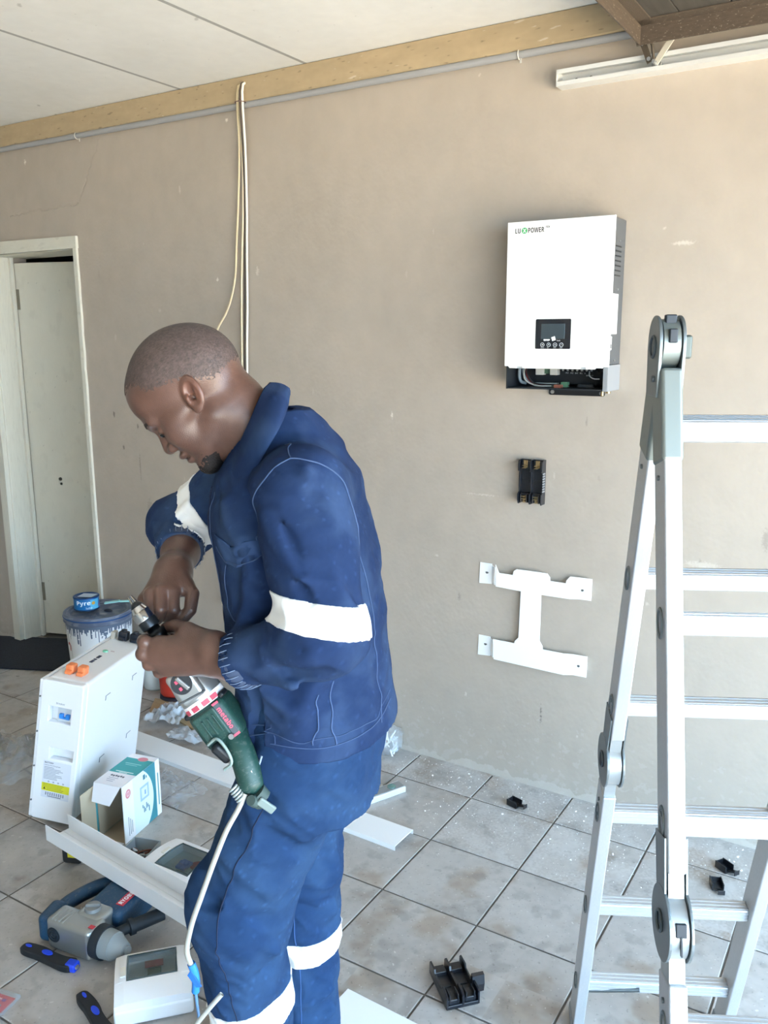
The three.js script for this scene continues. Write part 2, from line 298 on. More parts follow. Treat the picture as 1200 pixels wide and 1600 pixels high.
{ // loose cables coming out above the cornice and hanging down the wall
  const zz = .034;
  const runs = [
    ['cream cable hanging down the wall, bending left behind the man', 0xd9c9a6, .0042, [[-2.262, 2.525, .01], [-2.268, 2.512, .03], [-2.274, 2.46, zz], [-2.284, 2.3, .02], [-2.302, 2.143, .012], [-2.322, 1.95, .012], [-2.339, 1.809, .012], [-2.38, 1.70, .014], [-2.433, 1.623, .02], [-2.47, 1.53, .02], [-2.472, 1.30, .018], [-2.46, .9, .016], [-2.47, .45, .02]]],
    ['thin cream cable hanging straight, left of the dark one', 0xe0d3b4, .0045, [[-2.256, 2.527, .01], [-2.259, 2.512, .032], [-2.262, 2.46, .036], [-2.27, 2.3, .02], [-2.281, 2.1, .012], [-2.296, 1.9, .012], [-2.304, 1.783, .012], [-2.312, 1.6, .012], [-2.326, 1.1, .012], [-2.335, .8, .014], [-2.33, .42, .018]]],
    ['dark brown cable hanging between two cream cables', 0x4a3c33, .0042, [[-2.250, 2.529, .01], [-2.252, 2.514, .035], [-2.254, 2.46, .042], [-2.262, 2.3, .024], [-2.27, 2.1, .013], [-2.282, 1.9, .011], [-2.291, 1.7, .011], [-2.300, 1.55, .011], [-2.313, 1.1, .011], [-2.318, .75, .012], [-2.31, .40, .016]]],
    ['white cable hanging straight down, rightmost of the bundle', 0xe6e2d6, .0048, [[-2.243, 2.527, .01], [-2.244, 2.512, .034], [-2.246, 2.46, .037], [-2.252, 2.3, .024], [-2.262, 2.1, .014], [-2.272, 1.9, .012], [-2.279, 1.7, .012], [-2.288, 1.55, .012], [-2.30, 1.1, .012], [-2.303, .75, .012], [-2.29, .38, .016]]],
  ];
  for (const [label, color, r, pts] of runs) { const o = obj('cable', tube(pts, r, 80, 8), std(color, .5)); tag(o, label, 'cable', 'cables down the back wall'); }
  tag(obj('cable_tie', new THREE.TorusGeometry(.019, .0025, 6, 20).scale(1.05, 1, .55).rotateX(Math.PI / 2).translate(-2.258, 2.452, .036), std(0x6b4a4a, .5)), 'dark tie holding the hanging cables together below the cornice', 'cable tie');
}
{ // white inverter with its wiring bay open
  const t = thing('inverter', 'white wall-mounted power inverter with dark sides and open wiring bay', 'inverter', [-.9545, 1.43, .0]);
  const w = .1665;
  obj('casing', [rb(.325, .428, .122, .004, 0, .291, .062)], M.greyCase, t);
  for (let i = 0; i < 7; i++) obj('vent_slot', bx(.001, .004, .055, .1628, .34 + i * .014, .07), M.darkCase, t);
  const cov = extr([[-w, .072], [-.155, .072], [-.150, .066], [-.129, .066], [-.127, .072], [-.108, .072], [-.106, .066], [.078, .066], [.08, .072], [.098, .072], [.1, .066], [.125, .066], [.128, .070], [.148, .070], [.15, .074], [w, .074], [w, .505], [-w, .505]], .006, .0015);
  cov.translate(0, 0, .1245); obj('front_cover', cov, M.white, t);
  for (const x of [-.117, .089]) obj('cover_tab', bx(.019, .012, .002, x, .07, .127), std(0xaeb2b3, .5), t);
  // wiring bay: an open tray under the cover
  obj('bay', [bx(.325, .078, .004, 0, .038, .006), bx(.325, .004, .118, 0, .002, .064), bx(.004, .078, .118, -.1625, .038, .064)], M.darkCase, t);
  obj('bay_side', [bx(.004, .078, .124, .1635, .038, .064), bx(.012, .078, .003, .158, .038, .126)], std(0x8d9093, .5), t);
  obj('relay', [rb(.026, .034, .03, .002, -.084, .058, .03)], std(0xc9c7be, .5), t); obj('relay', [rb(.024, .034, .03, .002, -.036, .058, .03)], std(0xc9c7be, .5), t);
  obj('circuit_board', [bx(.022, .03, .004, -.06, .06, .03)], std(0x4c6e57, .5), t);
  for (let i = 0; i < 10; i++) { const b = obj('terminal', [bx(.0095, .016, .022, -.005 + i * .0155, .060, .03)], M.black, t); obj('screw', [cyl(.0036, .0036, .003, 8, -.005 + i * .0155, .058, .0425, Math.PI / 2)], i < 7 ? M.steel : M.darkCase, b); }
  obj('terminal_marks', ['PV1', 'PV2', 'BAT', 'N L', 'G', 'N'].map((s, i) => word(s, .0045, .0004, fontR).translate(-.008 + i * .0155, .045, .0085)).concat([word('OUTPUT', .0045, .0004, fontR).translate(.06, .038, .0085)]), std(0xd5d8da, .6), t);
  obj('ribbon_cable', [tube([[-.148, .078, .04], [-.146, .05, .06], [-.140, .02, .06], [-.125, .014, .05]], .0055, 20, 6), tube([[-.136, .078, .04], [-.132, .05, .06], [-.12, .024, .06], [-.1, .012, .05]], .0045, 20, 6)], std(0x8f9aa0, .6), t);
  obj('wire', tube([[-.124, .078, .05], [-.118, .05, .07], [-.105, .024, .075], [-.07, .012, .07], [-.04, .011, .06], [.02, .01, .05]], .0022, 30, 6), std(0x7a2f2a, .5), t);
  obj('wire', tube([[-.119, .078, .05], [-.112, .046, .075], [-.09, .018, .078], [-.05, .013, .075], [.01, .012, .055]], .002, 30, 6), std(0x1d1d20, .5), t);
  obj('wire', tube([[-.128, .078, .05], [-.124, .03, .07], [-.09, .010, .07], [-.03, .008, .07]], .0022, 30, 6), std(0xd8d4c6, .5), t);
  obj('wire', tube([[.082, .055, .044], [.088, .042, .06], [.105, .034, .07], [.12, .033, .06]], .0018, 20, 6), std(0xd8d8d8, .5), t);
  obj('connector_row', bx(.075, .012, .02, -.055, .011, .05), std(0x9aa19c, .5), t); obj('connector_row', bx(.05, .009, .014, .075, .01, .05), std(0x33373a, .5), t);
  obj('connector', bx(.02, .016, .022, .008, .013, .054), std(0x5d8b6a, .5), t); obj('connector', bx(.022, .010, .022, -.006, .008, .076), std(0xa8644d, .5), t);
  obj('earth_stud', [cyl(.005, .005, .02, 10, .140, -.006, .09), cyl(.008, .008, .005, 6, .155, -.006, .08)], M.brass, t);
  const tab = obj('mounting_tab', [extr(rrect(-.062, -.024, .122, .012, .006), .004, 0, [circleHole(-.052, -.014, .003)]).translate(0, 0, .004)], M.black, t);
  for (const x of [-.05, .112]) obj('screw', [cyl(.006, .006, .005, 12, x, -.014, .0105, Math.PI / 2), bx(.008, .0015, .001, x, -.014, .0133)], M.steel, tab);
  // display
  const pan = obj('display_panel', extr(rrect(-.0655, .125, .0475, .215, .004), .0012), phys({ color: 0x0c1420, roughness: .12, clearcoat: 1, clearcoatRoughness: .05 }), t); pan.position.z = .1318;
  obj('screen', [rb(.076, .046, .001, .0005, -.009, .178, .0018)], phys({ color: 0x39454c, roughness: .25, clearcoat: .6 }), pan);
  for (let i = 0; i < 4; i++) obj('button', [new THREE.TorusGeometry(.0058, .0006, 5, 20).translate(-.042 + i * .0205, .1375, .0016), bx(.0045, .001, .0006, -.042 + i * .0205, .1375, .0016), bx(.001, .0045, .0006, -.042 + i * .0205, .1375 + (i % 2) * .001, .0016)], std(0xd9dde0, .5), pan);
  obj('print', [word('Normal', .0036, .0002, fontR).translate(-.038, .1485, .0013), word('Fault', .0036, .0002, fontR).translate(.004, .1485, .0013)].concat(['Return', 'Up', 'Down', 'Enter'].map((s, i) => word(s, .0026, .0002, fontR).translate(-.047 + i * .0205, .1273, .0013))), std(0xd9dde0, .5), pan);
  obj('film_scrap', [new THREE.PlaneGeometry(.012, .012, 3, 3).rotateZ(.3).translate(-.006, .156, .0028), new THREE.PlaneGeometry(.02, .004).translate(-.028, .1525, .0024)], std(0xf3f1ee, .4, 0, { side: THREE.DoubleSide }), pan);
  // maker's lettering
  const lg = std(0x2b2e2e, .7);
  const sh = (g) => { g.applyMatrix4(new THREE.Matrix4().makeShear(0, 0, .0, 0, 0, 0)); return g; };
  obj('lettering', [word('LU', .0145, .0005).scale(.80, 1, 1).translate(-.1435, .4725, .1318), word('POWER', .0145, .0005).scale(.76, 1, 1).translate(-.1015, .4725, .1318), word('TEK', .006, .0005).translate(-.0445, .4835, .1318)], lg, t);
  const lo = obj('logo_disc', cyl(.0092, .0092, .0008, 28, -.1118, .4795, .1320, Math.PI / 2), std(0x4fae6c, .7), t);
  obj('logo_cross', [bx(.013, .0024, .0006, -.1118, .4795, .1325, 0, 0, .95), bx(.013, .0024, .0006, -.1118, .4795, .1325, 0, 0, -.95)], std(0xeef6ef, .6), lo);
  obj('rating_label', bx(.0008, .118, .074, .1634, .228, .09), M.white, t);
  const bl = obj('serial_label', bx(.0008, .04, .026, .1634, .142, .11), M.white, t);
  obj('print', Array.from({ length: 9 }, (_, i) => bx(.0003, .012, .0012, .1640, .133, .1185 - i * .0022)).concat([bx(.0003, .0025, .018, .1640, .154, .11)]), std(0x55585b, .7), bl);
  for (const [x, y] of [[.1635, .44], [.1635, .30], [.1635, .09]]) obj('screw', cyl(.003, .003, .002, 10, x, y, .06, 0, 0, Math.PI / 2), M.steel, t);
}
// ---------------------------------------------------------------- black fuse bases
function fuseWays(t, n, len, contacts) {        // moulded tray: floor, side walls, dividers, stepped contact seats
  const W = .0425, w = W * n, m = phys({ color: 0x10141d, roughness: .32, clearcoat: .4, clearcoatRoughness: .2 });
  obj('base', [rb(w, .010, len, .002, 0, .006, 0), bx(w * .96, .002, len * .98, 0, .001, 0)], m, t);
  for (let i = 0; i <= n; i++) {
    const x = -w / 2 + i * W, th = i % n === 0 ? .0045 : .006;
    const prof = [[-len / 2, .004], [len / 2, .004], [len / 2, .034], [len / 2 - .012, .040], [len / 2 - .034, .040], [len / 2 - .040, .028], [-len / 2 + .040, .028], [-len / 2 + .036, .038], [-len / 2 + .004, .036], [-len / 2, .030]];
    const g = extr(prof, th - .0016, .0008); g.rotateY(-Math.PI / 2); g.translate(x + th / 2 + (i === 0 ? .002 : i === n ? -.002 : 0), 0, 0); obj('divider', g, m, t);
  }
  for (let i = 0; i < n; i++) {
    const x = -w / 2 + (i + .5) * W;
    obj('seat', [rb(W * .7, .012, .030, .002, x, .016, len / 2 - .02), rb(W * .7, .012, .026, .002, x, .016, -len / 2 + .018), rb(W * .6, .005, .012, .001, x, .012, 0)], m, t);
    for (const k of [-1, 1]) { obj('rib', [rb(.0035, .030, .028, .001, x + k * .0105, .021, len / 2 - .018)], m, t); }
    if (contacts) for (const s of [-1, 1]) obj('contact', [rb(.012, .022, .002, .0008, x, .03, s * (len / 2 - .026)), rb(.012, .022, .002, .0008, x, .03, s * (len / 2 - .018)), rb(.014, .003, .024, .001, x, .022, s * (len / 2 - .014)), cyl(.0045, .0045, .006, 6, x, .027, s * (len / 2 - .007))], M.brass, t);
  }
}
{
  const t = thing('fuse_holder', 'small black two-way fuse holder with metal contacts mounted on the wall', 'fuse holder', [-1.063, 1.115, .0], 0, 'black fuse holders');
  t.rotation.x = Math.PI / 2; fuseWays(t, 2, .148, true);
  obj('ridges', Array.from({ length: 8 }, (_, i) => bx(.0015, .02, .004, .0432, .02, -.03 + i * .0085)), M.grey, t);
}
{ // white folded steel hanging bracket
  const t = thing('wall_bracket', 'white folded steel mounting bracket shaped like an H on the wall', 'bracket', [-1.05, .46, 0]);
  const pts = [[-1.186, .81], [-1.173, .782], [-1.121, .782], [-1.118, .797], [-1.107, .805], [-.996, .806], [-.986, .793], [-.985, .781], [-.929, .781], [-.928, .791], [-.915, .807], [-.841, .809], [-.841, .735], [-.881, .734], [-.914, .729], [-1.015, .728], [-1.016, .562], [-1.004, .544], [-1.003, .533], [-.929, .533], [-.895, .537], [-.845, .538], [-.846, .464], [-.892, .463], [-.925, .456], [-1.185, .461], [-1.19, .535], [-1.108, .535], [-1.106, .545], [-1.093, .559], [-1.089, .729], [-1.184, .732]].map(([x, y]) => [x + 1.05, y - .46]);
  const slot = (x, y) => rrect(x - .007, y - .0035, x + .007, y + .0035, .003, THREE.Path);
  const bm = std(0xf4f5f4, .4);
  obj('plate', extr(pts, .0018, .0004, [slot(.178, .306), slot(.176, .039)]).translate(0, 0, .018), bm, t);
  for (const [y0, y1, ys] of [[.270, .346, .312], [.000, .075, .044]]) {
    obj('foot', [extr(poly([[-.206, y0], [-.158, y0 + .003], [-.158, y1], [-.203, y1]]), .0018, .0004, [slot(-.177, ys)]).translate(0, 0, .0006), bx(.0022, y1 - y0 - .012, .0258, -.1475, (y0 + y1) / 2, .0098, 0, .80, 0)], bm, t);
  }
  for (const [x, y, z] of [[-.177, .312, .0008], [-.177, .044, .0008], [.178, .306, .0186], [.176, .039, .0186]]) obj('bolt', [cyl(.0042, .0042, .004, 10, x, y, z, Math.PI / 2)], std(0x6b6d6c, .5, .4), t);
  for (const y of [.305, .04]) obj('standoff', bx(.06, .04, .018, .165, y, .009), bm, t);
}
// ---------------------------------------------------------------- folding aluminium ladder
{
  const LX = -.317, LZ = 1.382, TOP = 1.585, HINGE = .80, W = .335, SP = .47;
  const t = thing('folding_ladder', 'silver aluminium multi-joint folding ladder standing as an A-frame', 'ladder', [LX, 0, LZ], R(27.2));
  const alT = dataTex(256, 512, (u, v) => { const a = .92 + .05 * fbm2(u * 8, v * 60, 3) + .05 * fbm2(u * 30, v * 8, 3); return [.60 * a, .615 * a, .63 * a]; });
  const al = new THREE.MeshStandardMaterial({ map: alT, roughness: .36, metalness: .55 });
  const alD = std(0x7d8588, .42, .6), dark = std(0x2a3037, .5, .3);
  const yTop = TOP, ang = Math.atan2(SP, TOP);
  // a leg section in its own plane: x across, y along the stile downwards from the top joint
  const at = (side, s, y) => { const k = (TOP - y) / TOP; return [s ? W : 0, y, side * SP * k]; };
  const box = (a, b, w, d, side) => {                       // rectangular tube from a to b
    const A = V(...a), B = V(...b), L = A.distanceTo(B), g = rb(w, L, d, .003, 0, 0, 0, 0, 0, 0, 2);
    g.rotateX(-side * ang); g.translate((A.x + B.x) / 2, (A.y + B.y) / 2, (A.z + B.z) / 2); return g;
  };
  const rungY = [1.46, 1.195, .93, .665, .40, .15];
  for (const side of [-1, 1]) {
    for (const s of [0, 1]) {
      const st = obj('stile', [box(at(side, s, TOP - .10), at(side, s, HINGE + .07), .025, .058, side)], al, t);
      const lo = obj('stile', [box(at(side, s, HINGE - .07), at(side, s, .012), .025, .058, side)], al, t);
      obj('end_cap', [box(at(side, s, .03), at(side, s, .0), .029, .062, side)], std(0x9aa0a4, .5), lo);
      // crimped rung ends on the outer face of the stile
      for (const [i, y] of rungY.entries()) { const p = at(side, s, y), x = p[0] + (s ? .0132 : -.0132); const g = new THREE.TorusGeometry(.0165, .0022, 6, 20).scale(.75, 1.25, 1).rotateY(Math.PI / 2); g.rotateX(-side * ang); obj('rung_end', [g.translate(x, p[1], p[2])], alD, i < 3 ? st : lo); }
      for (const y of [TOP - .14, TOP - .19, HINGE + .10, HINGE + .14, HINGE - .10, HINGE - .14]) { const p = at(side, s, y); obj('rivet', [cyl(.004, .004, .004, 10, p[0] + (s ? .0135 : -.0135), p[1], p[2], 0, 0, Math.PI / 2)], alD, y > HINGE ? st : lo); }
    }
    for (const y of rungY) { // ribbed square rungs
      const a = at(side, 0, y), b = at(side, 1, y), L = W - .024;
      const gs = [rb(L, .03, .03, .003, W / 2, 0, 0)]; for (let k = -1; k <= 1; k++) gs.push(bx(L, .0016, .004, W / 2, .0152, k * .009), bx(L, .004, .0014, W / 2, k * .009, .0152));
      const g = mergeGeometries(gs.map(norm)); g.rotateX(-side * ang * .6); g.translate(0, a[1], a[2]); obj('rung', g, al, t);
    }
    // middle joints: two round cheek plates with a hub and locking slide
    for (const s of [0, 1]) {
      const p = at(side, s, HINGE), gs = [];
      const j = obj('middle_joint', [cyl(.046, .046, .022, 30, 0, 0, 0, 0, 0, Math.PI / 2), bx(.021, .10, .046, 0, .05, 0), bx(.021, .10, .046, 0, -.05, 0)].map((g) => { g.rotateX(-side * ang); return g.translate(...p); }), std(0xb4b9ba, .35, .6), t);
      for (const k of [-1, 1]) {
        const pl = extr((() => { const q = new THREE.Shape(); q.absarc(0, 0, .05, 0, Math.PI * 2); return q; })(), .0025, .0008); pl.rotateY(Math.PI / 2);
        pl.translate(k * .0145 - .0012, 0, 0); pl.rotateX(-side * ang); obj('cheek_plate', [pl.translate(...p), (() => { const g = extr([[-.022, .02], [.022, .02], [.026, .12], [-.026, .12]], .0025); g.rotateY(-Math.PI / 2); g.translate(k * .0145 + .0012, 0, 0); g.rotateX(-side * ang); if (k * (s ? 1 : -1) < 0) g.scale(1, 1, 1); return g.translate(...p); })()], alD, j);
        obj('hub', [(() => { const g = new THREE.TorusGeometry(.014, .0022, 6, 20).rotateY(Math.PI / 2); g.translate(k * .0182, .002, 0); g.rotateX(-side * ang); return g.translate(...p); })()], std(0x5f686d, .5, .4), j);
      }
      obj('lock_slide', [(() => { const g = mergeGeometries([rb(.014, .018, .006, .001, 0, .006, side * .0455), bx(.002, .026, .006, 0, -.014, side * .046)].map(norm)); g.rotateX(-side * ang); return g.translate(...p); })()], dark, j);
    }
  }
  // top joints
  for (const s of [0, 1]) {
    const x = s ? W : 0, j = obj('top_joint', [cyl(.036, .036, .024, 30, x, TOP, 0, 0, 0, Math.PI / 2), ...[-1, 1].map((k) => { const g = rb(.031, .135, .060, .006, 0, 0, 0); g.rotateX(-k * ang); const q = at(k, s, TOP - .105); return g.translate(...q); })], std(0x868e8b, .42, .5), t);
    for (const k of [-1, 1]) {
      const sh = new THREE.Shape(); sh.moveTo(-.030, -.075); sh.lineTo(.030, -.075); sh.lineTo(.036, -.01); sh.quadraticCurveTo(.038, .036, .0, .040); sh.quadraticCurveTo(-.038, .036, -.036, -.01); sh.closePath();
      const g = extr(sh, .003, .001); g.rotateY(Math.PI / 2); g.translate(x + k * .0165 - .0015, TOP, 0); obj('cheek_plate', g, alD, j);
      obj('hub', new THREE.TorusGeometry(.015, .0025, 6, 20).rotateY(Math.PI / 2).translate(x + k * .0195, TOP - .004, 0), std(0x5f686d, .5, .4), j); obj('bolt', cyl(.005, .005, .006, 8, x + k * .0195, TOP - .05, .016, 0, 0, Math.PI / 2), std(0x5f686d, .5, .4), j);
    }
    obj('lock_slide', [rb(.016, .016, .012, .002, x, TOP + .034, .014), rb(.012, .02, .01, .002, x, TOP + .012, .034)], dark, j);
    obj('release_lever', [rb(.014, .034, .010, .004, x + .026, TOP - .004, .012)], std(0x565e5b, .5, .4), j);
    obj('brace_strap', [rod([W * .02, .13, -SP * (TOP - .13) / TOP + .012], [W * .38, .145, -SP * (TOP - .15) / TOP + .014], .006, 8)], alD, j);
  }
}
// ---------------------------------------------------------------- things on the floor
function slabGrid(x0, x1, z0, z1, h, th, nx = 6, nz = 10) {         // curved sheet: top follows h(x, z), closed below
  const P = [], idx = [], id = (k, i, j) => k * (nx + 1) * (nz + 1) + i * (nz + 1) + j;
  for (const k of [0, 1]) for (let i = 0; i <= nx; i++) for (let j = 0; j <= nz; j++) { const x = mix(x0, x1, i / nx), z = mix(z0, z1, j / nz); P.push(x, h(x, z) - k * th, z); }
  for (let i = 0; i < nx; i++) for (let j = 0; j < nz; j++) { const a = id(0, i, j), b = id(0, i + 1, j), c = id(0, i + 1, j + 1), d = id(0, i, j + 1), q = (nx + 1) * (nz + 1); idx.push(a, d, c, a, c, b, a + q, c + q, d + q, a + q, b + q, c + q); }
  const side = (l) => { for (let i = 0; i + 1 < l.length; i++) { const a = l[i], b = l[i + 1], q = (nx + 1) * (nz + 1); idx.push(a, b, b + q, a, b + q, a + q); } };
  const X = [...Array(nx + 1).keys()], Z = [...Array(nz + 1).keys()];
  side(X.map((i) => id(0, i, 0))); side(X.map((i) => id(0, nx - i, nz))); side(Z.map((j) => id(0, 0, nz - j))); side(Z.map((j) => id(0, nx, j)));
  const g = new THREE.BufferGeometry(); g.setAttribute('position', new THREE.Float32BufferAttribute(P, 3)); g.setIndex(idx);
  const n = g.toNonIndexed(); n.computeVertexNormals(); n.setAttribute('uv', new THREE.BufferAttribute(new Float32Array(n.attributes.position.count * 2), 2)); return n;
}
{ // white battery pack leaning a little
  const t = thing('battery_pack', 'white wall-type battery pack with orange terminals and yellow warning label', 'battery', [-2.471, .011, .642]);
  t.rotation.order = 'YXZ'; t.rotation.set(-.064, .406, -.144);
  const W = .15, H = .48, L = .5, pm = std(0xf0f1f3, .36);
  // shell: front face with two recesses
  const rec = (x0, y0, x1, y1) => { const p = new THREE.Path(); p.moveTo(x0, y0); p.lineTo(x0, y1); p.lineTo(x1, y1); p.lineTo(x1, y0); p.closePath(); return p; };
  const R1 = [-.038, .338, .044, .398], R2 = [-.022, .212, .064, .258];
  const sh = rrect(-W / 2 + .012, .004, W / 2 - .002, H - .004, .008); sh.holes.push(rec(...R1), rec(...R2));
  const fr = extr(sh, .02, .004); fr.translate(0, 0, L - .024); obj('front_panel', fr, pm, t);
  obj('body', [rb(W - .012, H, L - .03, .012, .006, H / 2, L / 2 - .014, 0, 0, 0, 3)], pm, t);
  obj('side_panel', [rb(.0105, H - .004, L - .004, .003, -W / 2 + .0053, H / 2, L / 2)], pm, t);
  for (const y of [.06, .18, .30, .42]) obj('screw', cyl(.003, .003, .003, 10, -W / 2 + .006, y, L - .001, Math.PI / 2), std(0x6e7276, .5, .5), t);
  for (const [x0, y0, x1, y1] of [R1, R2]) obj('recess', [bx(.0015, y1 - y0, .022, x0, (y0 + y1) / 2, L - .013, 0, .55, 0), bx(x1 - x0, .0015, .022, (x0 + x1) / 2, y1, L - .013), bx(x1 - x0, .0015, .022, (x0 + x1) / 2, y0, L - .013)], pm, t);
  const br = obj('breaker', [rb(.052, .052, .012, .002, .014, .368, L - .022)], std(0xd4d8da, .4), t);
  for (const x of [.004, .026]) obj('switch_lever', [rb(.013, .014, .012, .002, x, .364, L - .012)], std(0x2f8ae0, .35), br);
  obj('switch_lever', [rb(.034, .007, .008, .002, .015, .357, L - .012)], std(0x2f8ae0, .35), br);
  const dark = std(0x1d2230, .6);
  obj('print', [word('Breaker', .0062, .0004, fontR).translate(-.012, .405, L + .0002)], std(0x9a9ea6, .7), t);
  const lt = canvasTex(512, 700, (c, w, h) => {
    c.fillStyle = '#dfe3ec'; c.fillRect(0, 0, w, h); c.fillStyle = '#3a3f4a'; c.font = 'bold 40px sans-serif'; c.fillText('BATTERY', 18, 50); c.font = '28px sans-serif'; c.fillText('Lithium Iron Phosphate', 18, 92);
    c.fillStyle = '#7d838e'; for (let i = 0; i < 9; i++) c.fillRect(20, 118 + i * 27, 180 + 170 * Math.abs(Math.sin(i * 2.3)), 9);
    c.fillStyle = '#6a6f7a'; for (let i = 0; i < 4; i++) { c.beginPath(); c.arc(120 + i * 90, 388, 18, 0, 7); c.stroke(); c.fillRect(110 + i * 90, 380, 20, 16); }
    c.fillStyle = '#e2dc32'; c.fillRect(0, 420, w, 150); c.fillStyle = '#8f8a20'; for (let i = 0; i < 5; i++) c.fillRect(i < 3 ? 24 : 90, 436 + i * 27, 380 - i * 20, 8);
    c.beginPath(); c.moveTo(54, 500); c.lineTo(78, 545); c.lineTo(30, 545); c.closePath(); c.fillStyle = '#3a3a20'; c.fill();
    c.fillStyle = '#4a5066'; for (let i = 0; i < 44; i++) if ((i * 7919) % 5 > 1) c.fillRect(70 + i * 8, 590, 5, 60); c.fillRect(120, 662, 250, 12);
  });
  const [lg, lm] = card(.096, .128, lt); obj('label', lg.translate(.012, .144, L + .0008), lm, t);
  for (const x of [-.018, .022]) obj('terminal', [rb(.028, .030, .034, .006, x, H + .014, .405), rb(.022, .012, .040, .003, x, H + .006, .412), rb(.012, .016, .012, .003, x + .004, H + .022, .418)], std(0xf28a55, .42), t);
  for (const [i, z] of [.285, .262, .235].entries()) obj('indicator', bx(.011, .0014, [.024, .010, .026][i], -.006, H + .0004, z), std(0x1c2748, .3), t);
  obj('power_button', [cyl(.009, .010, .004, 22, -.012, H + .002, .175), cyl(.007, .007, .001, 20, -.012, H + .0045, .175)], std(0x7fc9a6, .4), t);
  obj('print', [word('ON', .007, .0003, fontR).rotateX(-Math.PI / 2).translate(.002, H + .0003, .165)], std(0xb0717c, .6), t);
  for (const x of [-.012, .034]) obj('connector', [rb(.036, .034, .030, .005, x, H + .016, .028), rb(.026, .012, .038, .003, x, H + .010, .034), cyl(.010, .010, .012, 12, x, H + .034, .028)], std(0x151b26, .4), t);
  obj('terminal_cover', [rb(.016, .03, .03, .002, -.050, H + .012, .028)], std(0xb9b2a6, .5), t);
  for (const a of [.36, .78]) for (const b of [.22, .69]) { const y = H * (1 - b), z = L * (1 - a); obj('hook_slot', [bx(.0012, .0025, .034, W / 2 + .0001, y + .012, z - .008), bx(.0012, .017, .0045, W / 2 + .0001, y + .004, z + .008)], std(0x77808a, .6), t); }
}
{ // teal and white carton lying open
  const t = thing('carton', 'teal and white cardboard carton lying open in front of the battery pack', 'carton', [-2.081, 0, .93], .209);
  const W = .105, H = .20, L = .203, c = .0016;
  const side = canvasTex(512, 512, (g, w, h) => {            // right face: u runs from the open end to the back
    g.fillStyle = '#f4f6f8'; g.fillRect(0, 0, w, h);
    g.save(); g.beginPath(); g.rect(140, 0, 310, h); g.clip(); g.fillStyle = '#3f8f9c'; g.fillRect(140, 0, 310, h); g.fillStyle = '#e6f6f8'; g.beginPath(); g.ellipse(120, 270, 290, 330, 0, 0, 7); g.fill(); g.restore();
    g.fillStyle = '#f4f6f8'; g.fillRect(0, 0, 140, h); g.fillStyle = '#f6f7f9'; g.fillRect(452, 0, 60, h); g.fillStyle = '#4f8f95'; g.fillRect(476, 120, 14, 300);
    g.fillStyle = '#d98f96'; g.beginPath(); g.ellipse(74, 96, 34, 40, 0, 0, 7); g.fill(); g.strokeStyle = '#f3dcde'; g.lineWidth = 5; g.strokeRect(62, 78, 24, 36);
    g.fillStyle = '#a9c6ea'; g.fillRect(230, 130, 120, 130); g.fillStyle = '#dfeaf6'; g.fillRect(250, 150, 80, 90); g.fillStyle = '#7ea6d8'; g.fillRect(290, 180, 18, 40);
    g.fillStyle = '#4d7f96'; for (let i = 0; i < 6; i++) g.fillRect(250 + i * 17, 300 + (i % 3) * 22, 12, 30 + (i % 2) * 24);
    g.fillStyle = '#35788a'; g.fillRect(280, 40, 30, 44); g.fillRect(318, 60, 14, 24);
    g.fillStyle = '#5a6470'; for (let i = 0; i < 3; i++) g.fillRect(58 + i * 22, 300 + i * 24, 6, 170 - i * 30);
  });
  const topT = canvasTex(512, 512, (g, w, h) => {
    g.fillStyle = '#f1f1f7'; g.fillRect(0, 0, w, h); g.fillStyle = '#3aa5a9'; g.fillRect(0, 70, w, 250); g.fillStyle = '#e08c97'; g.beginPath(); g.ellipse(300, 66, 90, 34, 0, 0, 7); g.fill();
    g.fillStyle = '#8fd0d0'; g.fillRect(90, 150, 300, 12); g.fillRect(120, 176, 220, 9); g.fillStyle = '#d5efef'; g.fillRect(100, 288, 330, 12); g.fillRect(180, 306, 150, 8);
    g.fillStyle = '#565a6c'; for (let i = 0; i < 6; i++) g.fillRect(110 + i * 44, 356 + (i % 2) * 5, 34, 22); g.fillStyle = '#b9b9cc'; g.fillRect(120, 400, 180, 9); g.fillRect(120, 425, 150, 9); g.fillRect(150, 450, 120, 9);
  });
  const cm = std(0xb9aa92, .8), pm = std(0xeceef3, .55);
  obj('panel', bx(W, c, L, 0, c / 2, 0), cm, t); obj('panel', bx(c, H, L, -W / 2 + c / 2, H / 2, 0), std(0x4b9aa0, .6), t); obj('panel', bx(W, H, c, 0, H / 2, -L / 2 + c / 2), pm, t);
  obj('panel', bx(c, H, L, W / 2 - c / 2, H / 2, 0), pm, t); obj('panel', bx(W, c, L, 0, H - c / 2, 0), pm, t);
  const pr = new THREE.PlaneGeometry(L, H).rotateY(Math.PI / 2).translate(W / 2 + .0006, H / 2, 0); obj('print', pr, new THREE.MeshStandardMaterial({ map: side, roughness: .5 }), t);
  obj('print', new THREE.PlaneGeometry(W, L).rotateX(-Math.PI / 2).translate(0, H + .0006, 0), new THREE.MeshStandardMaterial({ map: topT, roughness: .5 }), t);
  const ins = std(0xb7a88f, .85);
  obj('liner', [bx(.0008, H - .01, L - .01, -W / 2 + .004, H / 2, 0)], ins, t);
  obj('flap', xf(extr([[-W / 2, 0], [W / 2 - .004, 0], [W / 2 - .03, -.062], [-W / 2 + .006, -.058]], c), 0, H - .001, L / 2, -.42), pm, t);
  obj('flap', xf(extr([[-W / 2 + .004, 0], [W / 2 - .004, 0], [W / 2 - .008, .058], [-W / 2 + .014, .058]], c), 0, .004, L / 2, 1.42), pm, t);
  obj('flap', xf(extr([[0, .012], [.05, .03], [.05, H - .03], [0, H - .012]], c), -W / 2, 0, L / 2, 0, -2.0), ins, t);
}
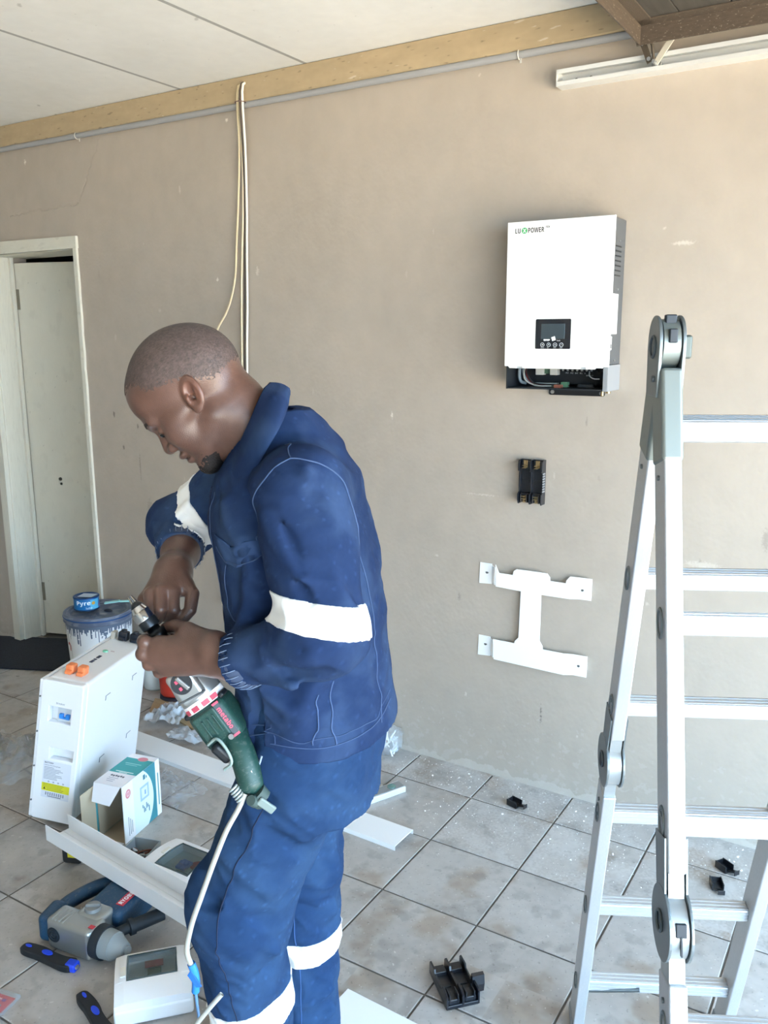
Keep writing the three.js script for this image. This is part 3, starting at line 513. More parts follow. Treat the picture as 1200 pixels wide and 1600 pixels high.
// ---------------------------------------------------------------- distribution boards lying face up
function board(label, pos, turn, W, L, H, opt) {
  const t = thing('distribution_board', label, 'fuse box', pos, turn, 'white distribution boards');
  const pm = std(0xf1f2f4, .34), crown = opt.crown;
  const h = (x, z) => H - crown * (2 * z / L) ** 2 * (1) - .006 * (2 * x / W) ** 8;
  const wx0 = opt.win[0], wx1 = opt.win[1], wz0 = opt.win[2], wz1 = opt.win[3];
  obj('back_box', [rb(W, H * .55, L, .008, 0, H * .275, 0, 0, 0, 0, 3)], pm, t);
  const cov = [slabGrid(-W / 2 + .003, W / 2 - .003, -L / 2 + .003, wz0, h, H * .6, 8, 4), slabGrid(-W / 2 + .003, W / 2 - .003, wz1, L / 2 - .003, h, H * .6, 8, 8), slabGrid(-W / 2 + .003, wx0, wz0, wz1, h, H * .6, 3, 10), slabGrid(wx1, W / 2 - .003, wz0, wz1, h, H * .6, 3, 10)];
  obj('cover', cov, pm, t);
  const glass = phys({ color: 0xa3b2b5, roughness: .08, transmission: .9, thickness: 0, side: THREE.DoubleSide });
  const win = obj('window', [(() => { const g = new THREE.PlaneGeometry(wx1 - wx0 - .002, wz1 - wz0 - .002, 6, 12).rotateX(-Math.PI / 2).translate((wx0 + wx1) / 2, 0, (wz0 + wz1) / 2), p = g.attributes.position; for (let i = 0; i < p.count; i++) p.setY(i, h(p.getX(i), p.getZ(i)) - .001); g.computeVertexNormals(); return g; })()], glass, t);
  obj('window_frame', [slabGrid(wx0 + .001, wx1 - .001, wz0 + .001, wz0 + .005, (x, z) => h(x, z) + .0008, .002, 6, 1), slabGrid(wx0 + .001, wx1 - .001, wz1 - .005, wz1 - .001, (x, z) => h(x, z) + .0008, .002, 6, 1), slabGrid(wx0 + .001, wx0 + .005, wz0, wz1, (x, z) => h(x, z) + .0008, .002, 1, 8), slabGrid(wx1 - .005, wx1 - .001, wz0, wz1, (x, z) => h(x, z) + .0008, .002, 1, 8)], phys({ color: 0x5f7276, roughness: .2, transmission: .3, thickness: 0 }), t);
  obj('catch', [slabGrid(wx0 - .014, wx0 - .001, -.016, .016, (x, z) => h(x, z) + .003, .003, 4, 6)], std(0xe6e4dc, .4), t);
  const y = H - crown - .022; obj('breaker_bed', bx(wx1 - wx0, .002, wz1 - wz0, (wx0 + wx1) / 2, y, (wz0 + wz1) / 2), std(0xc9d0d0, .6), t);
  const cx = (wx0 + wx1) / 2, cz = (wz0 + wz1) / 2;
  if (opt.blue) for (const k of [0, 1]) obj('breaker', [rb(.017, .010, .04, .002, cx - .014 + k * .018, y + .006, cz), rb(.012, .010, .012, .002, cx - .014 + k * .018, y + .012, cz)], std(0x2b6fd0, .4), t);
  else obj('breaker', [rb(.034, .008, .05, .002, cx + .004, y + .005, cz + .008)], std(0x56806e, .5), t);
  obj('sticker', opt.blue ? cyl(.021, .021, .0008, 24, cx + .026, y + .002, cz - .022) : bx(.045, .0008, .024, cx + .004, y + .0115, cz - .028), std(0xc23b52, .5), t);
  const lines = []; for (let i = 0; i < 6; i++) lines.push(bx(.05 + .012 * Math.sin(i * 2.1), .0006, .003, cx + .01, y + .0014, cz + .024 + i * .0058)); obj('print', lines, std(0x4e6060, .7), t);
  return t;
}
board('white fuse box with smoked window and red sticker, below the trailing drill cord', [-1.453, .0, 1.426], .82, .185, .178, .078, { crown: .02, win: [-.062, .060, -.075, .03] });
board('white fuse box with blue breaker and red round sticker behind the long channel', [-1.712, .0, 1.062], .02, .205, .165, .084, { crown: .012, win: [-.055, .075, -.062, .058], blue: true });
{ // opened plastic back box beside the carton
  const t = thing('junction_box', 'small open plastic box with dark wires between carton and white channel', 'junction box', [-1.895, 0, 1.062], .3);
  const pm = phys({ color: 0xb8c4ca, roughness: .3, transmission: .35, thickness: 0 });
  obj('tray', [bx(.09, .003, .1, 0, .002, 0), bx(.09, .05, .003, 0, .026, -.05), bx(.09, .03, .003, 0, .016, .05), bx(.003, .05, .1, -.045, .026, 0), bx(.003, .05, .1, .045, .026, 0)], pm, t);
  const wr2 = rng(77); for (let i = 0; i < 8; i++) { const a = wr2() * 6.3; obj('wire', tube([[-.03 + .06 * wr2(), .01, -.03 + .06 * wr2()], [.02 * Math.cos(a), .04 + .02 * wr2(), .02 * Math.sin(a)], [-.03 + .06 * wr2(), .03, -.03 + .06 * wr2()], [-.03 + .06 * wr2(), .012, -.03 + .06 * wr2()]], .003, 18, 6), std([0x15171c, 0x2a2222, 0x6b3a28, 0xcfd3d6][i % 4], .5), t); }
}
{ // plastic trunking: one open channel, two flat covers
  const wp = std(0xeff0f1, .38);
  const t = thing('trunking_channel', 'long open white U-shaped trunking channel lying over the tools', 'trunking', [-2.111, .0945, 1.187], -.102);
  const prof = [[-.039, .05], [-.039, 0], [.039, 0], [.039, .05], [.036, .05], [.036, .044], [.0375, .044], [.0375, .0018], [-.0375, .0018], [-.0375, .044], [-.036, .044], [-.036, .05]];
  const g = extr(prof, .92); g.rotateY(Math.PI / 2); obj('channel', g, wp, t);
  obj('guide_line', [bx(.92, .0012, .002, .46, .0024, -.018), bx(.92, .0012, .002, .46, .0024, .018)], wp, t).userData.kind = 'stuff';
  const cover = (label, x, z, turn, len, w) => { const c = thing('trunking_cover', label, 'trunking', [x, 0, z], turn, 'flat white trunking covers'); obj('plate', rb(len, .0022, w, .001, len / 2, .0145, 0), wp, c); for (const s of [-1, 1]) obj('lip', [bx(len, .0133, .0018, len / 2, .0068, s * (w / 2 - .001))], wp, c); };
  cover('flat white trunking cover lying across the floor behind the man', -2.62, .505, -.028, 1.37, .112);
  cover('flat white trunking cover on the floor right at the heel of the man', -1.045, 1.226, -.035, .62, .102);
}
{ // spirit level
  const t = thing('spirit_level', 'short aluminium spirit level with a round green vial behind the man', 'spirit level', [-1.424, 0, .262], 0);
  t.rotation.y = Math.atan2(-.101, .219);
  obj('rail', [rb(.052, .022, .225, .0025, 0, .011, .1125)], std(0xdfe2e2, .35, .3), t);
  obj('face', [bx(.040, .0012, .22, 0, .0222, .1125)], std(0x9a9c9c, .5, .3), t);
  obj('vial', [cyl(.014, .014, .003, 24, 0, .0235, .045), new THREE.TorusGeometry(.014, .0018, 6, 24).rotateX(Math.PI / 2).translate(0, .024, .045)], phys({ color: 0x55807c, roughness: .15, clearcoat: 1 }), t);
}
{ // rotary hammer
  const t = thing('rotary_hammer', 'dark teal rotary hammer drill with silver gear housing lying on the floor', 'power tool', [-1.735, 0, 1.40], .12);
  const teal = std(0x17405a, .5), silver = phys({ color: 0xa9adac, roughness: .32, metalness: .75 }), rubber = std(0x8e9698, .55), blk = std(0x1b242c, .6);
  const dust = dataTex(256, 256, (u, v) => { const a = fbm2(u * 9, v * 9, 4), k = sstep(.1, .6, a) * .3; return [mix(.012, .15, k), mix(.055, .16, k), mix(.115, .17, k)]; });
  teal.map = dust; teal.color.set(0xffffff);
  obj('motor_housing', [rb(.118, .088, .16, .02, .012, .046, -.125, 0, .06, 0, 4), rb(.10, .075, .05, .02, .012, .042, -.21, 0, .06, 0, 4)], teal, t);
  const gh = obj('gear_housing', [rb(.15, .090, .072, .014, -.015, .047, .012, 0, 0, 0, 4), rb(.085, .094, .07, .016, .01, .049, -.03, 0, 0, 0, 4), ...[0, 1, 2, 3].map((i) => rb(.006, .092, .05, .002, -.07 + i * .012, .048, .018))], silver, t);
  obj('speed_knob', [cyl(.021, .023, .012, 26, .005, .099, -.03), rb(.038, .010, .010, .003, .005, .107, -.03, 0, .5, 0)], std(0x8a8d8d, .45, .3), gh);
  obj('badge', [cyl(.021, .021, .002, 26, -.062, .05, .0485, Math.PI / 2), new THREE.TorusGeometry(.014, .002, 6, 24).translate(-.062, .05, .05), new THREE.TorusGeometry(.007, .002, 6, 18).translate(-.062, .05, .05)], blk, gh);
  obj('rear_cap', [rb(.05, .080, .085, .018, -.112, .043, -.002, 0, .2, 0, 3)], teal, t);
  obj('handle', [tube([[-.112, .045, -.01], [-.128, .046, -.05], [-.116, .05, -.11], [-.085, .052, -.17], [-.045, .05, -.20], [0, .046, -.21]], .0205, 36, 12)], teal, t);
  obj('collar', [cyl(.043, .043, .026, 28, .072, .047, .012, 0, 0, Math.PI / 2)], blk, t);
  obj('chuck', [cyl(.036, .038, .03, 28, .10, .047, .012, 0, 0, -Math.PI / 2), cyl(.018, .034, .035, 28, .132, .047, .012, 0, 0, -Math.PI / 2), cyl(.012, .012, .012, 20, .152, .047, .012, 0, 0, -Math.PI / 2)], rubber, t);
  obj('side_handle', [rod([.085, .055, -.01], [.105, .055, -.052], .014, 14), rod([.105, .055, -.052], [.112, .055, -.064], .022, 18), rod([.112, .055, -.064], [.150, .055, -.135], .018, 16)], blk, t);
  obj('warning_mark', [bx(.016, .0012, .012, .052, .0935, .025)], std(0xc2323f, .5), gh);
  const lb = obj('nameplate', [bx(.024, .0015, .058, .052, .0905, -.105, 0, .06, 0)], std(0xc22f44, .45), t);
  obj('lettering', word('RYOBI', .0125, .0006).rotateX(-Math.PI / 2).rotateY(Math.PI / 2).translate(.0575, .0912, -.079), std(0xf2f2f2, .5), lb);
}
function knifeShape(t) {
  const s = new THREE.Shape(); s.moveTo(-.085, -.006); s.quadraticCurveTo(-.09, .012, -.075, .014); s.quadraticCurveTo(-.03, .02, .0, .012); s.quadraticCurveTo(.04, .006, .075, .014); s.quadraticCurveTo(.088, .012, .086, -.006); s.quadraticCurveTo(.08, -.020, .05, -.018); s.quadraticCurveTo(.0, -.012, -.04, -.010); s.quadraticCurveTo(-.075, -.012, -.085, -.006);
  const g = extr(s, .012, .004, [], 3); g.rotateX(-Math.PI / 2); obj('handle', g.translate(0, .004, 0), std(0x1a1d21, .6), t);
  const blue = std(0x1f47d8, .4);
  obj('grip_inlay', [(() => { const q = new THREE.Shape(); q.absellipse(0, 0, .017, .0075, 0, Math.PI * 2); return extr(q, .002).rotateX(-Math.PI / 2).translate(-.005, .0205, -.002); })()], blue, t);
  obj('grip_inlay', [(() => { const q = new THREE.Shape(); q.absellipse(0, 0, .010, .004, 0, Math.PI * 2); return extr(q, .002).rotateX(-Math.PI / 2).translate(-.070, .0205, -.004); })()], blue, t);
  const n = obj('nose', [rb(.032, .022, .028, .006, .080, .011, .002, 0, .1, 0, 3)], blue, t);
  obj('blade_guide', [rb(.014, .008, .012, .002, .094, .014, .004)], M.steel, n);
}
knifeShape(thing('utility_knife', 'black and blue utility knife lying beside the rotary hammer', 'knife', [-1.776, .0, 1.486], .16, 'black and blue knives'));
{
  const t = thing('utility_knife', 'black and blue handled knife partly hidden behind the front fuse box', 'knife', [-1.512, 0, 1.556], -.27, 'black and blue knives'); knifeShape(t);
}
{ // blister pack at the edge of the picture
  const t = thing('blister_pack', 'clear blister pack with a red and blue card on the floor', 'packet', [-1.765, 0, 1.685], .2);
  const ct = canvasTex(256, 256, (g) => { g.fillStyle = '#e9ecef'; g.fillRect(0, 0, 256, 256); g.fillStyle = '#d2404c'; g.fillRect(0, 0, 256, 130); g.fillStyle = '#f2c3c6'; for (let i = 0; i < 4; i++) g.fillRect(24, 22 + i * 24, 150 - i * 20, 8); g.fillStyle = '#2f9fb8'; g.fillRect(150, 60, 60, 170); g.fillStyle = '#7a3f90'; g.fillRect(180, 20, 30, 20); });
  const [g, m] = card(.095, .12, ct); obj('card', g.rotateX(-Math.PI / 2).translate(0, .004, 0), m, t);
  obj('shell', [rb(.115, .012, .14, .005, 0, .0065, 0, 0, 0, 0, 3)], phys({ color: 0xf2f5f8, roughness: .12, transmission: .85, thickness: 0 }), t);
}
{ // tape measure under the channel
  const t = thing('tape_measure', 'small black and yellow tape measure under the channel end', 'tape measure', [-2.075, 0, 1.165], .4);
  obj('case', [rb(.062, .06, .036, .012, 0, .031, 0, 0, 0, 0, 3)], std(0x2b2c2e, .5), t); obj('face_label', [rb(.034, .02, .002, .0008, .008, .036, .0185)], std(0xe3d534, .5), t); obj('hook', [bx(.006, .02, .02, .033, .012, 0)], M.steel, t);
}
{ // paint pail and the tin on its lid
  const t = thing('paint_pail', 'white paint pail with blue-grey paint runs below its lid', 'bucket', [-3.055, 0, .205]);
  const pt = canvasTex(2048, 512, (g, w, h) => {
    g.fillStyle = '#e6e9ec'; g.fillRect(0, 0, w, h); g.fillStyle = '#1b2746'; g.fillRect(0, 330, w, 182);
    const r = rng(9); g.fillStyle = '#5c6a80'; g.fillRect(0, 0, w, 30);
    for (let i = 0; i < 190; i++) { const x = r() * w, ww = 5 + r() * 16, hh = 14 + r() * 110 * r(); g.fillRect(x, 20, ww, hh); g.beginPath(); g.arc(x + ww / 2, 20 + hh, ww / 2, 0, 7); g.fill(); }
    g.fillStyle = '#e6e9ec'; for (let i = 0; i < 150; i++) g.fillRect(r() * w, 46 + r() * 60, 6 + r() * 22, 3 + r() * 9);
    g.strokeStyle = '#3d4656'; g.lineWidth = 4; for (let i = 0; i < 10; i++) { const x = r() * w; g.beginPath(); g.moveTo(x, 150 + r() * 50); g.lineTo(x + r() * 60 - 20, 290 + r() * 40); g.stroke(); }
    for (let k = 0; k < 3; k++) { const x = 330 + k * 682; g.fillStyle = '#1f2c4c'; g.font = 'bold 150px sans-serif'; g.fillText('D', x, 300); g.strokeStyle = '#b5343f'; g.lineWidth = 16; g.beginPath(); g.arc(x + 210, 170, 26, 3.6, 7.2); g.stroke(); }
  });
  pt.wrapS = THREE.RepeatWrapping;
  const wall = new THREE.CylinderGeometry(.146, .128, .355, 48, 1, true); wall.translate(0, .1785, 0);
  obj('pail', [wall, cyl(.128, .128, .003, 40, 0, .0015, 0)], new THREE.MeshStandardMaterial({ map: pt, roughness: .45, side: THREE.DoubleSide }), t); t.rotation.y = .1;
  const lt = dataTex(256, 256, (u, v) => { const a = fbm2(u * 8, v * 8, 5), k = sstep(-.1, .4, a); return [mix(.10, .20, k), mix(.13, .225, k), mix(.20, .28, k)]; });
  const lid = obj('lid', lathe([[0, .372], [.05, .3715], [.118, .371], [.124, .376], [.130, .386], [.146, .388], [.152, .384], [.153, .352], [.149, .349], [.147, .352]], 56), new THREE.MeshStandardMaterial({ map: lt, roughness: .42 }), t);
  obj('rim', [new THREE.TorusGeometry(.1505, .0042, 8, 64).rotateX(Math.PI / 2).translate(0, .372, 0)], std(0x1d4a80, .4), lid);
  obj('paint_lump', [new THREE.IcosahedronGeometry(.014, 1).scale(1.6, .5, 1).translate(.03, .374, -.03)], std(0x1b2232, .5), lid);
  const w2 = []; w2.push(tube([[-.15, .31, 0], [-.16, .2, -.06], [-.1, .14, -.13], [0, .13, -.152], [.1, .14, -.13], [.16, .2, -.06], [.15, .31, 0]], .003, 50, 6)); obj('wire_handle', w2, M.steel, t);
  const n = thing('paint_tin', 'small blue tin standing on the lid of the paint pail', 'tin', [-3.10, .3885, .23]);
  const tt = canvasTex(1024, 192, (g, w, h) => { const gr = g.createLinearGradient(0, 0, w, 0); g.fillStyle = '#1c6fb0'; g.fillRect(0, 0, w, h); for (let k = 0; k < 2; k++) { const x = 60 + k * 512; g.fillStyle = '#58b5dc'; g.fillRect(x + 190, 20, 130, 150); g.fillStyle = '#eef5f8'; g.font = 'bold 92px sans-serif'; g.fillText('Pyre', x, 96); g.fillStyle = '#cfa24c'; g.beginPath(); g.arc(x + 235, 74, 26, 0, 7); g.fill(); g.fillStyle = '#dbe9f0'; g.font = '44px sans-serif'; g.fillText('lube', x + 130, 160); g.fillStyle = '#c23744'; g.fillRect(x + 330, 110, 26, 40); } });
  const tw = new THREE.CylinderGeometry(.0555, .0555, .056, 40, 1, true).rotateY(-.36).translate(0, .03, 0); obj('wrapper', tw, new THREE.MeshStandardMaterial({ map: tt, roughness: .3 }), n);
  obj('tin_lid', [lathe([[0, .056], [.042, .056], [.044, .060], [.054, .062], [.0575, .060], [.0575, .056]], 40)], std(0x1b4a85, .3, .3), n);
  obj('tin_bottom', [lathe([[0, .001], [.0555, .001], [.0572, .003], [.0572, .007], [.0555, .008]], 40)], std(0x27486e, .3, .5), n);
  obj('paper_scrap', bx(.07, .0012, .05, .01, .0632, .0, 0, .3, .03), std(0xbfcfe0, .6), n);
  tag(obj('paint_brush', [rb(.022, .008, .07, .003, -3.06, .395, .12, .12, -.9, 0), rb(.014, .008, .06, .004, -3.012, .396, .08, .0, -.9, 0)], std(0x9fd8d6, .5)), 'pale turquoise strip lying on the pail lid behind the tin', 'strip');
}
{ // dark mat before the door
  const mt = dataTex(256, 256, (u, v) => { const a = 1 + .25 * fbm2(u * 20, v * 20, 3) + .25 * n2(u * 120, v * 120); return [.018 * a, .022 * a, .034 * a]; });
  const t = obj('door_mat', rb(1.1, .008, .43, .004, 0, .005, 0), new THREE.MeshStandardMaterial({ map: mt, roughness: .92, bumpMap: fineGrain, bumpScale: .002 }));
  t.position.set(-3.955, 0, .195); t.rotation.y = .424; tag(t, 'dark navy mat on the floor in front of the door', 'mat');
}
// ---------------------------------------------------------------- crumpled plastic and odds and ends
function crumple(w, d, seed, hgt, n = 26, round = .5) {
  const g = new THREE.PlaneGeometry(w, d, n, n).rotateX(-Math.PI / 2), p = g.attributes.position;
  for (let i = 0; i < p.count; i++) {
    const x = p.getX(i), z = p.getZ(i), s = seed * 7.3, e = Math.max(Math.abs(2 * x / w), Math.abs(2 * z / d));
    const ridge = 1 - Math.abs(n2(x * 9 + s, z * 9)) * 1.6, r2 = 1 - Math.abs(n2(x * 22 + s, z * 22 + 5)) * 1.7;
    let y = hgt * (.42 * Math.max(0, ridge) + .3 * Math.max(0, r2) + .3 * n2(x * 3 + s, z * 3)) * (1 - e * e * round);
    const k = 1 + .16 * n2(Math.atan2(z, x) * 1.4 + s, s); p.setXYZ(i, x * k, Math.max(.003, .006 + y), z * k);
  }
  g.computeVertexNormals(); return g;
}
const clear = phys({ color: 0xf4f7fa, roughness: .16, transmission: .82, thickness: 0, side: THREE.DoubleSide, ior: 1.4 });
const milky = phys({ color: 0xdfe5ec, roughness: .3, transmission: .45, thickness: 0, side: THREE.DoubleSide });
for (const [name, label, x, z, w, d, h, s, turn, m, cat] of [
  ['plastic_sheet', 'large clear crumpled plastic sheet left of the battery pack', -2.80, .86, .46, .42, .14, 1, .5, clear, 'plastic sheet'],
  ['plastic_bag', 'milky plastic bag lying behind the battery pack', -2.57, .27, .17, .18, .08, 2, .3, milky, 'plastic bag'],
  ['plastic_bag', 'flat white plastic bag beside the brown cardboard', -2.37, .37, .15, .10, .045, 3, .1, milky, 'plastic bag'],
  ['plastic_wrap', 'clear plastic wrapper beyond the long trunking cover', -2.14, .36, .18, .11, .06, 4, .1, clear, 'plastic wrap'],
  ['plastic_wrap', 'clear plastic wrapper on the floor behind the carton', -2.12, .705, .24, .15, .05, 5, -.1, clear, 'plastic wrap'],
]) { const o = obj(name, crumple(w, d, s, h), m); o.position.set(x, 0, z); o.rotation.y = turn; tag(o, label, cat); }
{
  const ct = dataTex(256, 256, (u, v) => { const a = 1 + .16 * fbm2(u * 3, v * 40, 4) + .08 * fbm2(u * 30, v * 30, 3); return [.40 * a, .29 * a, .165 * a]; });
  const o = obj('cardboard_sheet', extr([[-2.76, -.17], [-2.36, -.10], [-2.20, -.27], [-2.30, -.33], [-2.56, -.27], [-2.66, -.31]], .005, .001).rotateX(-Math.PI / 2), new THREE.MeshStandardMaterial({ map: ct, roughness: .85 }));
  o.position.y = .002; tag(o, 'brown cardboard offcut lying flat near the back wall', 'cardboard');
  const r = thing('plastic_tub', 'red plastic tub with a dark base near the back wall', 'tub', [-2.70, 0, .10]);
  obj('tub', lathe([[0, .022], [.062, .022], [.068, .03], [.074, .15], [.077, .152], [.077, .158], [.071, .158], [.066, .03]], 36), std(0xc23a2c, .45), r); obj('base', lathe([[0, .001], [.068, .001], [.072, .006], [.070, .022], [0, .022]], 36), std(0x1c2030, .5), r);
  const p = thing('plastic_pot', 'pale white plastic pot behind the battery pack', 'tub', [-2.865, 0, .07]);
  obj('pot', lathe([[0, .002], [.046, .002], [.05, .01], [.055, .13], [.0, .13]], 36), std(0xe2eef0, .4), p); obj('pot_lid', lathe([[0, .138], [.054, .138], [.058, .135], [.058, .126], [.055, .125]], 36), std(0xd6e6ea, .4), p);
  // bag of wall plugs at the foot of the wall
  const b = thing('bag_of_plugs', 'clear bag of white wall plugs standing against the wall', 'bag', [-1.615, 0, .075]);
  const pr = rng(31), wm = std(0xf3f4f4, .4);
  for (let i = 0; i < 26; i++) { const y = .008 + .085 * pr(), sx = (1 - y * 4) * .06; const g = rod([0, 0, 0], [0, .035, 0], .0038, 7, .0028); xf(g, (pr() - .5) * 2 * sx, y, (pr() - .5) * .055, (pr() - .5) * 1.6, pr() * 3, (pr() - .5) * 1.6); obj('plug', g, wm, b); }
  const bg = new THREE.SphereGeometry(.075, 26, 20), bp = bg.attributes.position;
  for (let i = 0; i < bp.count; i++) { let x = bp.getX(i), y = bp.getY(i), z = bp.getZ(i); const yy = y + .075, k = (yy > .1 ? mix(1, .35, (yy - .1) / .05) : 1.05) * (1 + .16 * n3(x * 40, y * 40, z * 40)); bp.setXYZ(i, x * k, Math.max(.002, yy * 1.05), z * k * .75); }
  bg.computeVertexNormals(); obj('bag', bg, clear, b);
}
// fuse bases and broken pieces lying on the floor
{
  const t = thing('fuse_holder', 'glossy navy-black two-way fuse holder lying on the tiles in the foreground', 'fuse holder', [-.828, 0, 1.022], R(47), 'black fuse holders');
  fuseWays(t, 2, .132, false);
  obj('wing', [extr([[0, 0], [.012, 0], [.016, .022], [.012, .044], [.004, .046], [0, .03]], .03, .001).rotateY(-Math.PI / 2).translate(.068, .004, .018)], phys({ color: 0x10141d, roughness: .3, clearcoat: .5 }), t);
}
const piece = (label, x, z, turn) => { const t = thing('fuse_cover', label, 'fuse part', [x, 0, z], turn, 'small black fuse parts'); const m = phys({ color: 0x14161b, roughness: .35, clearcoat: .3 });
  obj('shell', [rb(.034, .004, .042, .001, 0, .003, 0), rb(.003, .022, .042, .001, -.0155, .012, 0), rb(.003, .022, .042, .001, .0155, .012, 0), rb(.034, .020, .003, .001, 0, .011, -.0195)], m, t); obj('tongue', [rb(.018, .004, .026, .001, .004, .010, .030, -.35), rb(.02, .014, .003, .001, .004, .012, .044)], m, t); };
piece('small black fuse part lying near the foot of the back wall', -1.035, .155, 1.3);
piece('small black fuse part behind the ladder, further from the camera', -.345, .16, 1.0);
piece('small black fuse part behind the ladder, nearer to the camera', -.348, .262, .4);
{ // plaster crumbs drilled out of the wall
  const r = rng(40), g = new THREE.TetrahedronGeometry(1, 0), N = 800, m = new THREE.InstancedMesh(g, std(0xf2f0ec, .8), N), q = new THREE.Object3D();
  for (let i = 0; i < N; i++) { const a = r(), s = r() < .93 ? .0007 + .0011 * r() : .002 + .0022 * r(); const cx = [-1.35, -1.0, -.75, -.3][(r() * 4) | 0]; const x = cx + (r() + r() + r() - 1.5) * .26, z = .02 + Math.abs(r() + r() - 1) * .5 * (1 + .2 * n2(x * 4, 2)); q.position.set(x, s * .35, z); q.rotation.set(r() * 6, r() * 6, r() * 6); q.scale.set(s * (1 + r()), s * .7, s * (1 + r())); q.updateMatrix(); m.setMatrixAt(i, q.matrix); }
  m.name = 'plaster_crumbs'; scene.add(m); tag(m, 'white plaster crumbs scattered on the tiles along the wall', 'debris', null, 'stuff');
}
// ---------------------------------------------------------------- modelling by distance fields
const cap = (x, y, z, a, b, ra, rb2) => { const bx_ = b[0] - a[0], by = b[1] - a[1], bz = b[2] - a[2], px = x - a[0], py = y - a[1], pz = z - a[2]; const h = clamp((px * bx_ + py * by + pz * bz) / (bx_ * bx_ + by * by + bz * bz)); const dx = px - bx_ * h, dy = py - by * h, dz = pz - bz * h; return Math.sqrt(dx * dx + dy * dy + dz * dz) - (ra + (rb2 - ra) * h); };
const ell = (x, y, z, c, r) => { const a = (x - c[0]) / r[0], b = (y - c[1]) / r[1], d = (z - c[2]) / r[2]; const k0 = Math.sqrt(a * a + b * b + d * d), k1 = Math.sqrt((a / r[0]) ** 2 + (b / r[1]) ** 2 + (d / r[2]) ** 2); return k1 < 1e-9 ? -Math.min(...r) : k0 * (k0 - 1) / k1; };
const smin = (a, b, k) => { const h = Math.max(k - Math.abs(a - b), 0) / k; return Math.min(a, b) - h * h * k * .25; };
const smax = (a, b, k) => -smin(-a, -b, k);
function nets(f, lo, hi, cell, tint, nf = f) {
  const n = [0, 1, 2].map((i) => Math.max(2, Math.ceil((hi[i] - lo[i]) / cell) + 1)), [nx, ny, nz] = n, v = new Float32Array(nx * ny * nz);
  const at = (i, j, k) => (k * ny + j) * nx + i;
  for (let k = 0; k < nz; k++) for (let j = 0; j < ny; j++) for (let i = 0; i < nx; i++) v[at(i, j, k)] = f(lo[0] + i * cell, lo[1] + j * cell, lo[2] + k * cell);
  const id = new Int32Array(nx * ny * nz).fill(-1), P = [];
  const E = [[0, 1], [2, 3], [4, 5], [6, 7], [0, 2], [1, 3], [4, 6], [5, 7], [0, 4], [1, 5], [2, 6], [3, 7]];
  for (let k = 0; k < nz - 1; k++) for (let j = 0; j < ny - 1; j++) for (let i = 0; i < nx - 1; i++) {
    const c = []; let s = 0; for (let q = 0; q < 8; q++) { c[q] = v[at(i + (q & 1), j + ((q >> 1) & 1), k + (q >> 2))]; if (c[q] < 0) s++; }
    if (s === 0 || s === 8) continue;
    let x = 0, y = 0, z = 0, m = 0; for (const [a, b] of E) if ((c[a] < 0) !== (c[b] < 0)) { const t = c[a] / (c[a] - c[b]); x += (a & 1) + ((b & 1) - (a & 1)) * t; y += ((a >> 1) & 1) + (((b >> 1) & 1) - ((a >> 1) & 1)) * t; z += (a >> 2) + ((b >> 2) - (a >> 2)) * t; m++; }
    id[at(i, j, k)] = P.length / 3; P.push(lo[0] + (i + x / m) * cell, lo[1] + (j + y / m) * cell, lo[2] + (k + z / m) * cell);
  }
  const I = [], quad = (a, b, c, d, flip) => { if (a < 0 || b < 0 || c < 0 || d < 0) return; if (flip) I.push(a, c, b, a, d, c); else I.push(a, b, c, a, c, d); };
  for (let k = 1; k < nz - 1; k++) for (let j = 1; j < ny - 1; j++) for (let i = 1; i < nx - 1; i++) {
    const o = v[at(i, j, k)] < 0;
    if (o !== v[at(i + 1, j, k)] < 0) quad(id[at(i, j - 1, k - 1)], id[at(i, j, k - 1)], id[at(i, j, k)], id[at(i, j - 1, k)], !o);
    if (o !== v[at(i, j + 1, k)] < 0) quad(id[at(i - 1, j, k - 1)], id[at(i - 1, j, k)], id[at(i, j, k)], id[at(i, j, k - 1)], !o);
    if (o !== v[at(i, j, k + 1)] < 0) quad(id[at(i - 1, j - 1, k)], id[at(i, j - 1, k)], id[at(i, j, k)], id[at(i - 1, j, k)], !o);
  }
  const N = new Float32Array(P.length), U = new Float32Array(P.length / 3 * 2), e = cell * .6, C = tint ? new Float32Array(P.length) : null;
  for (let i = 0; i < P.length; i += 3) {
    const [x, y, z] = [P[i], P[i + 1], P[i + 2]], g = [nf(x + e, y, z) - nf(x - e, y, z), nf(x, y + e, z) - nf(x, y - e, z), nf(x, y, z + e) - nf(x, y, z - e)], l = Math.hypot(...g) || 1;
    N[i] = g[0] / l; N[i + 1] = g[1] / l; N[i + 2] = g[2] / l; U[i / 3 * 2] = (x + z * .5) * 6; U[i / 3 * 2 + 1] = y * 6;
    if (tint) { const c = tint(x, y, z, N[i], N[i + 1], N[i + 2]); C[i] = c[0]; C[i + 1] = c[1]; C[i + 2] = c[2]; }
  }
  const g = new THREE.BufferGeometry(); g.setAttribute('position', new THREE.Float32BufferAttribute(P, 3)); g.setAttribute('normal', new THREE.BufferAttribute(N, 3)); g.setAttribute('uv', new THREE.BufferAttribute(U, 2)); if (tint) g.setAttribute('color', new THREE.BufferAttribute(C, 3)); g.setIndex(I); return g;
}
function snap(f, p, lift = 0) {             // nearest point of a surface
  let [x, y, z] = p; const e = .002;
  for (let i = 0; i < 12; i++) { const d = f(x, y, z) - lift, g = [f(x + e, y, z) - f(x - e, y, z), f(x, y + e, z) - f(x, y - e, z), f(x, y, z + e) - f(x, y, z - e)], l = Math.hypot(...g) || 1; x -= g[0] / l * d * .8; y -= g[1] / l * d * .8; z -= g[2] / l * d * .8; }
  return V(x, y, z);
}
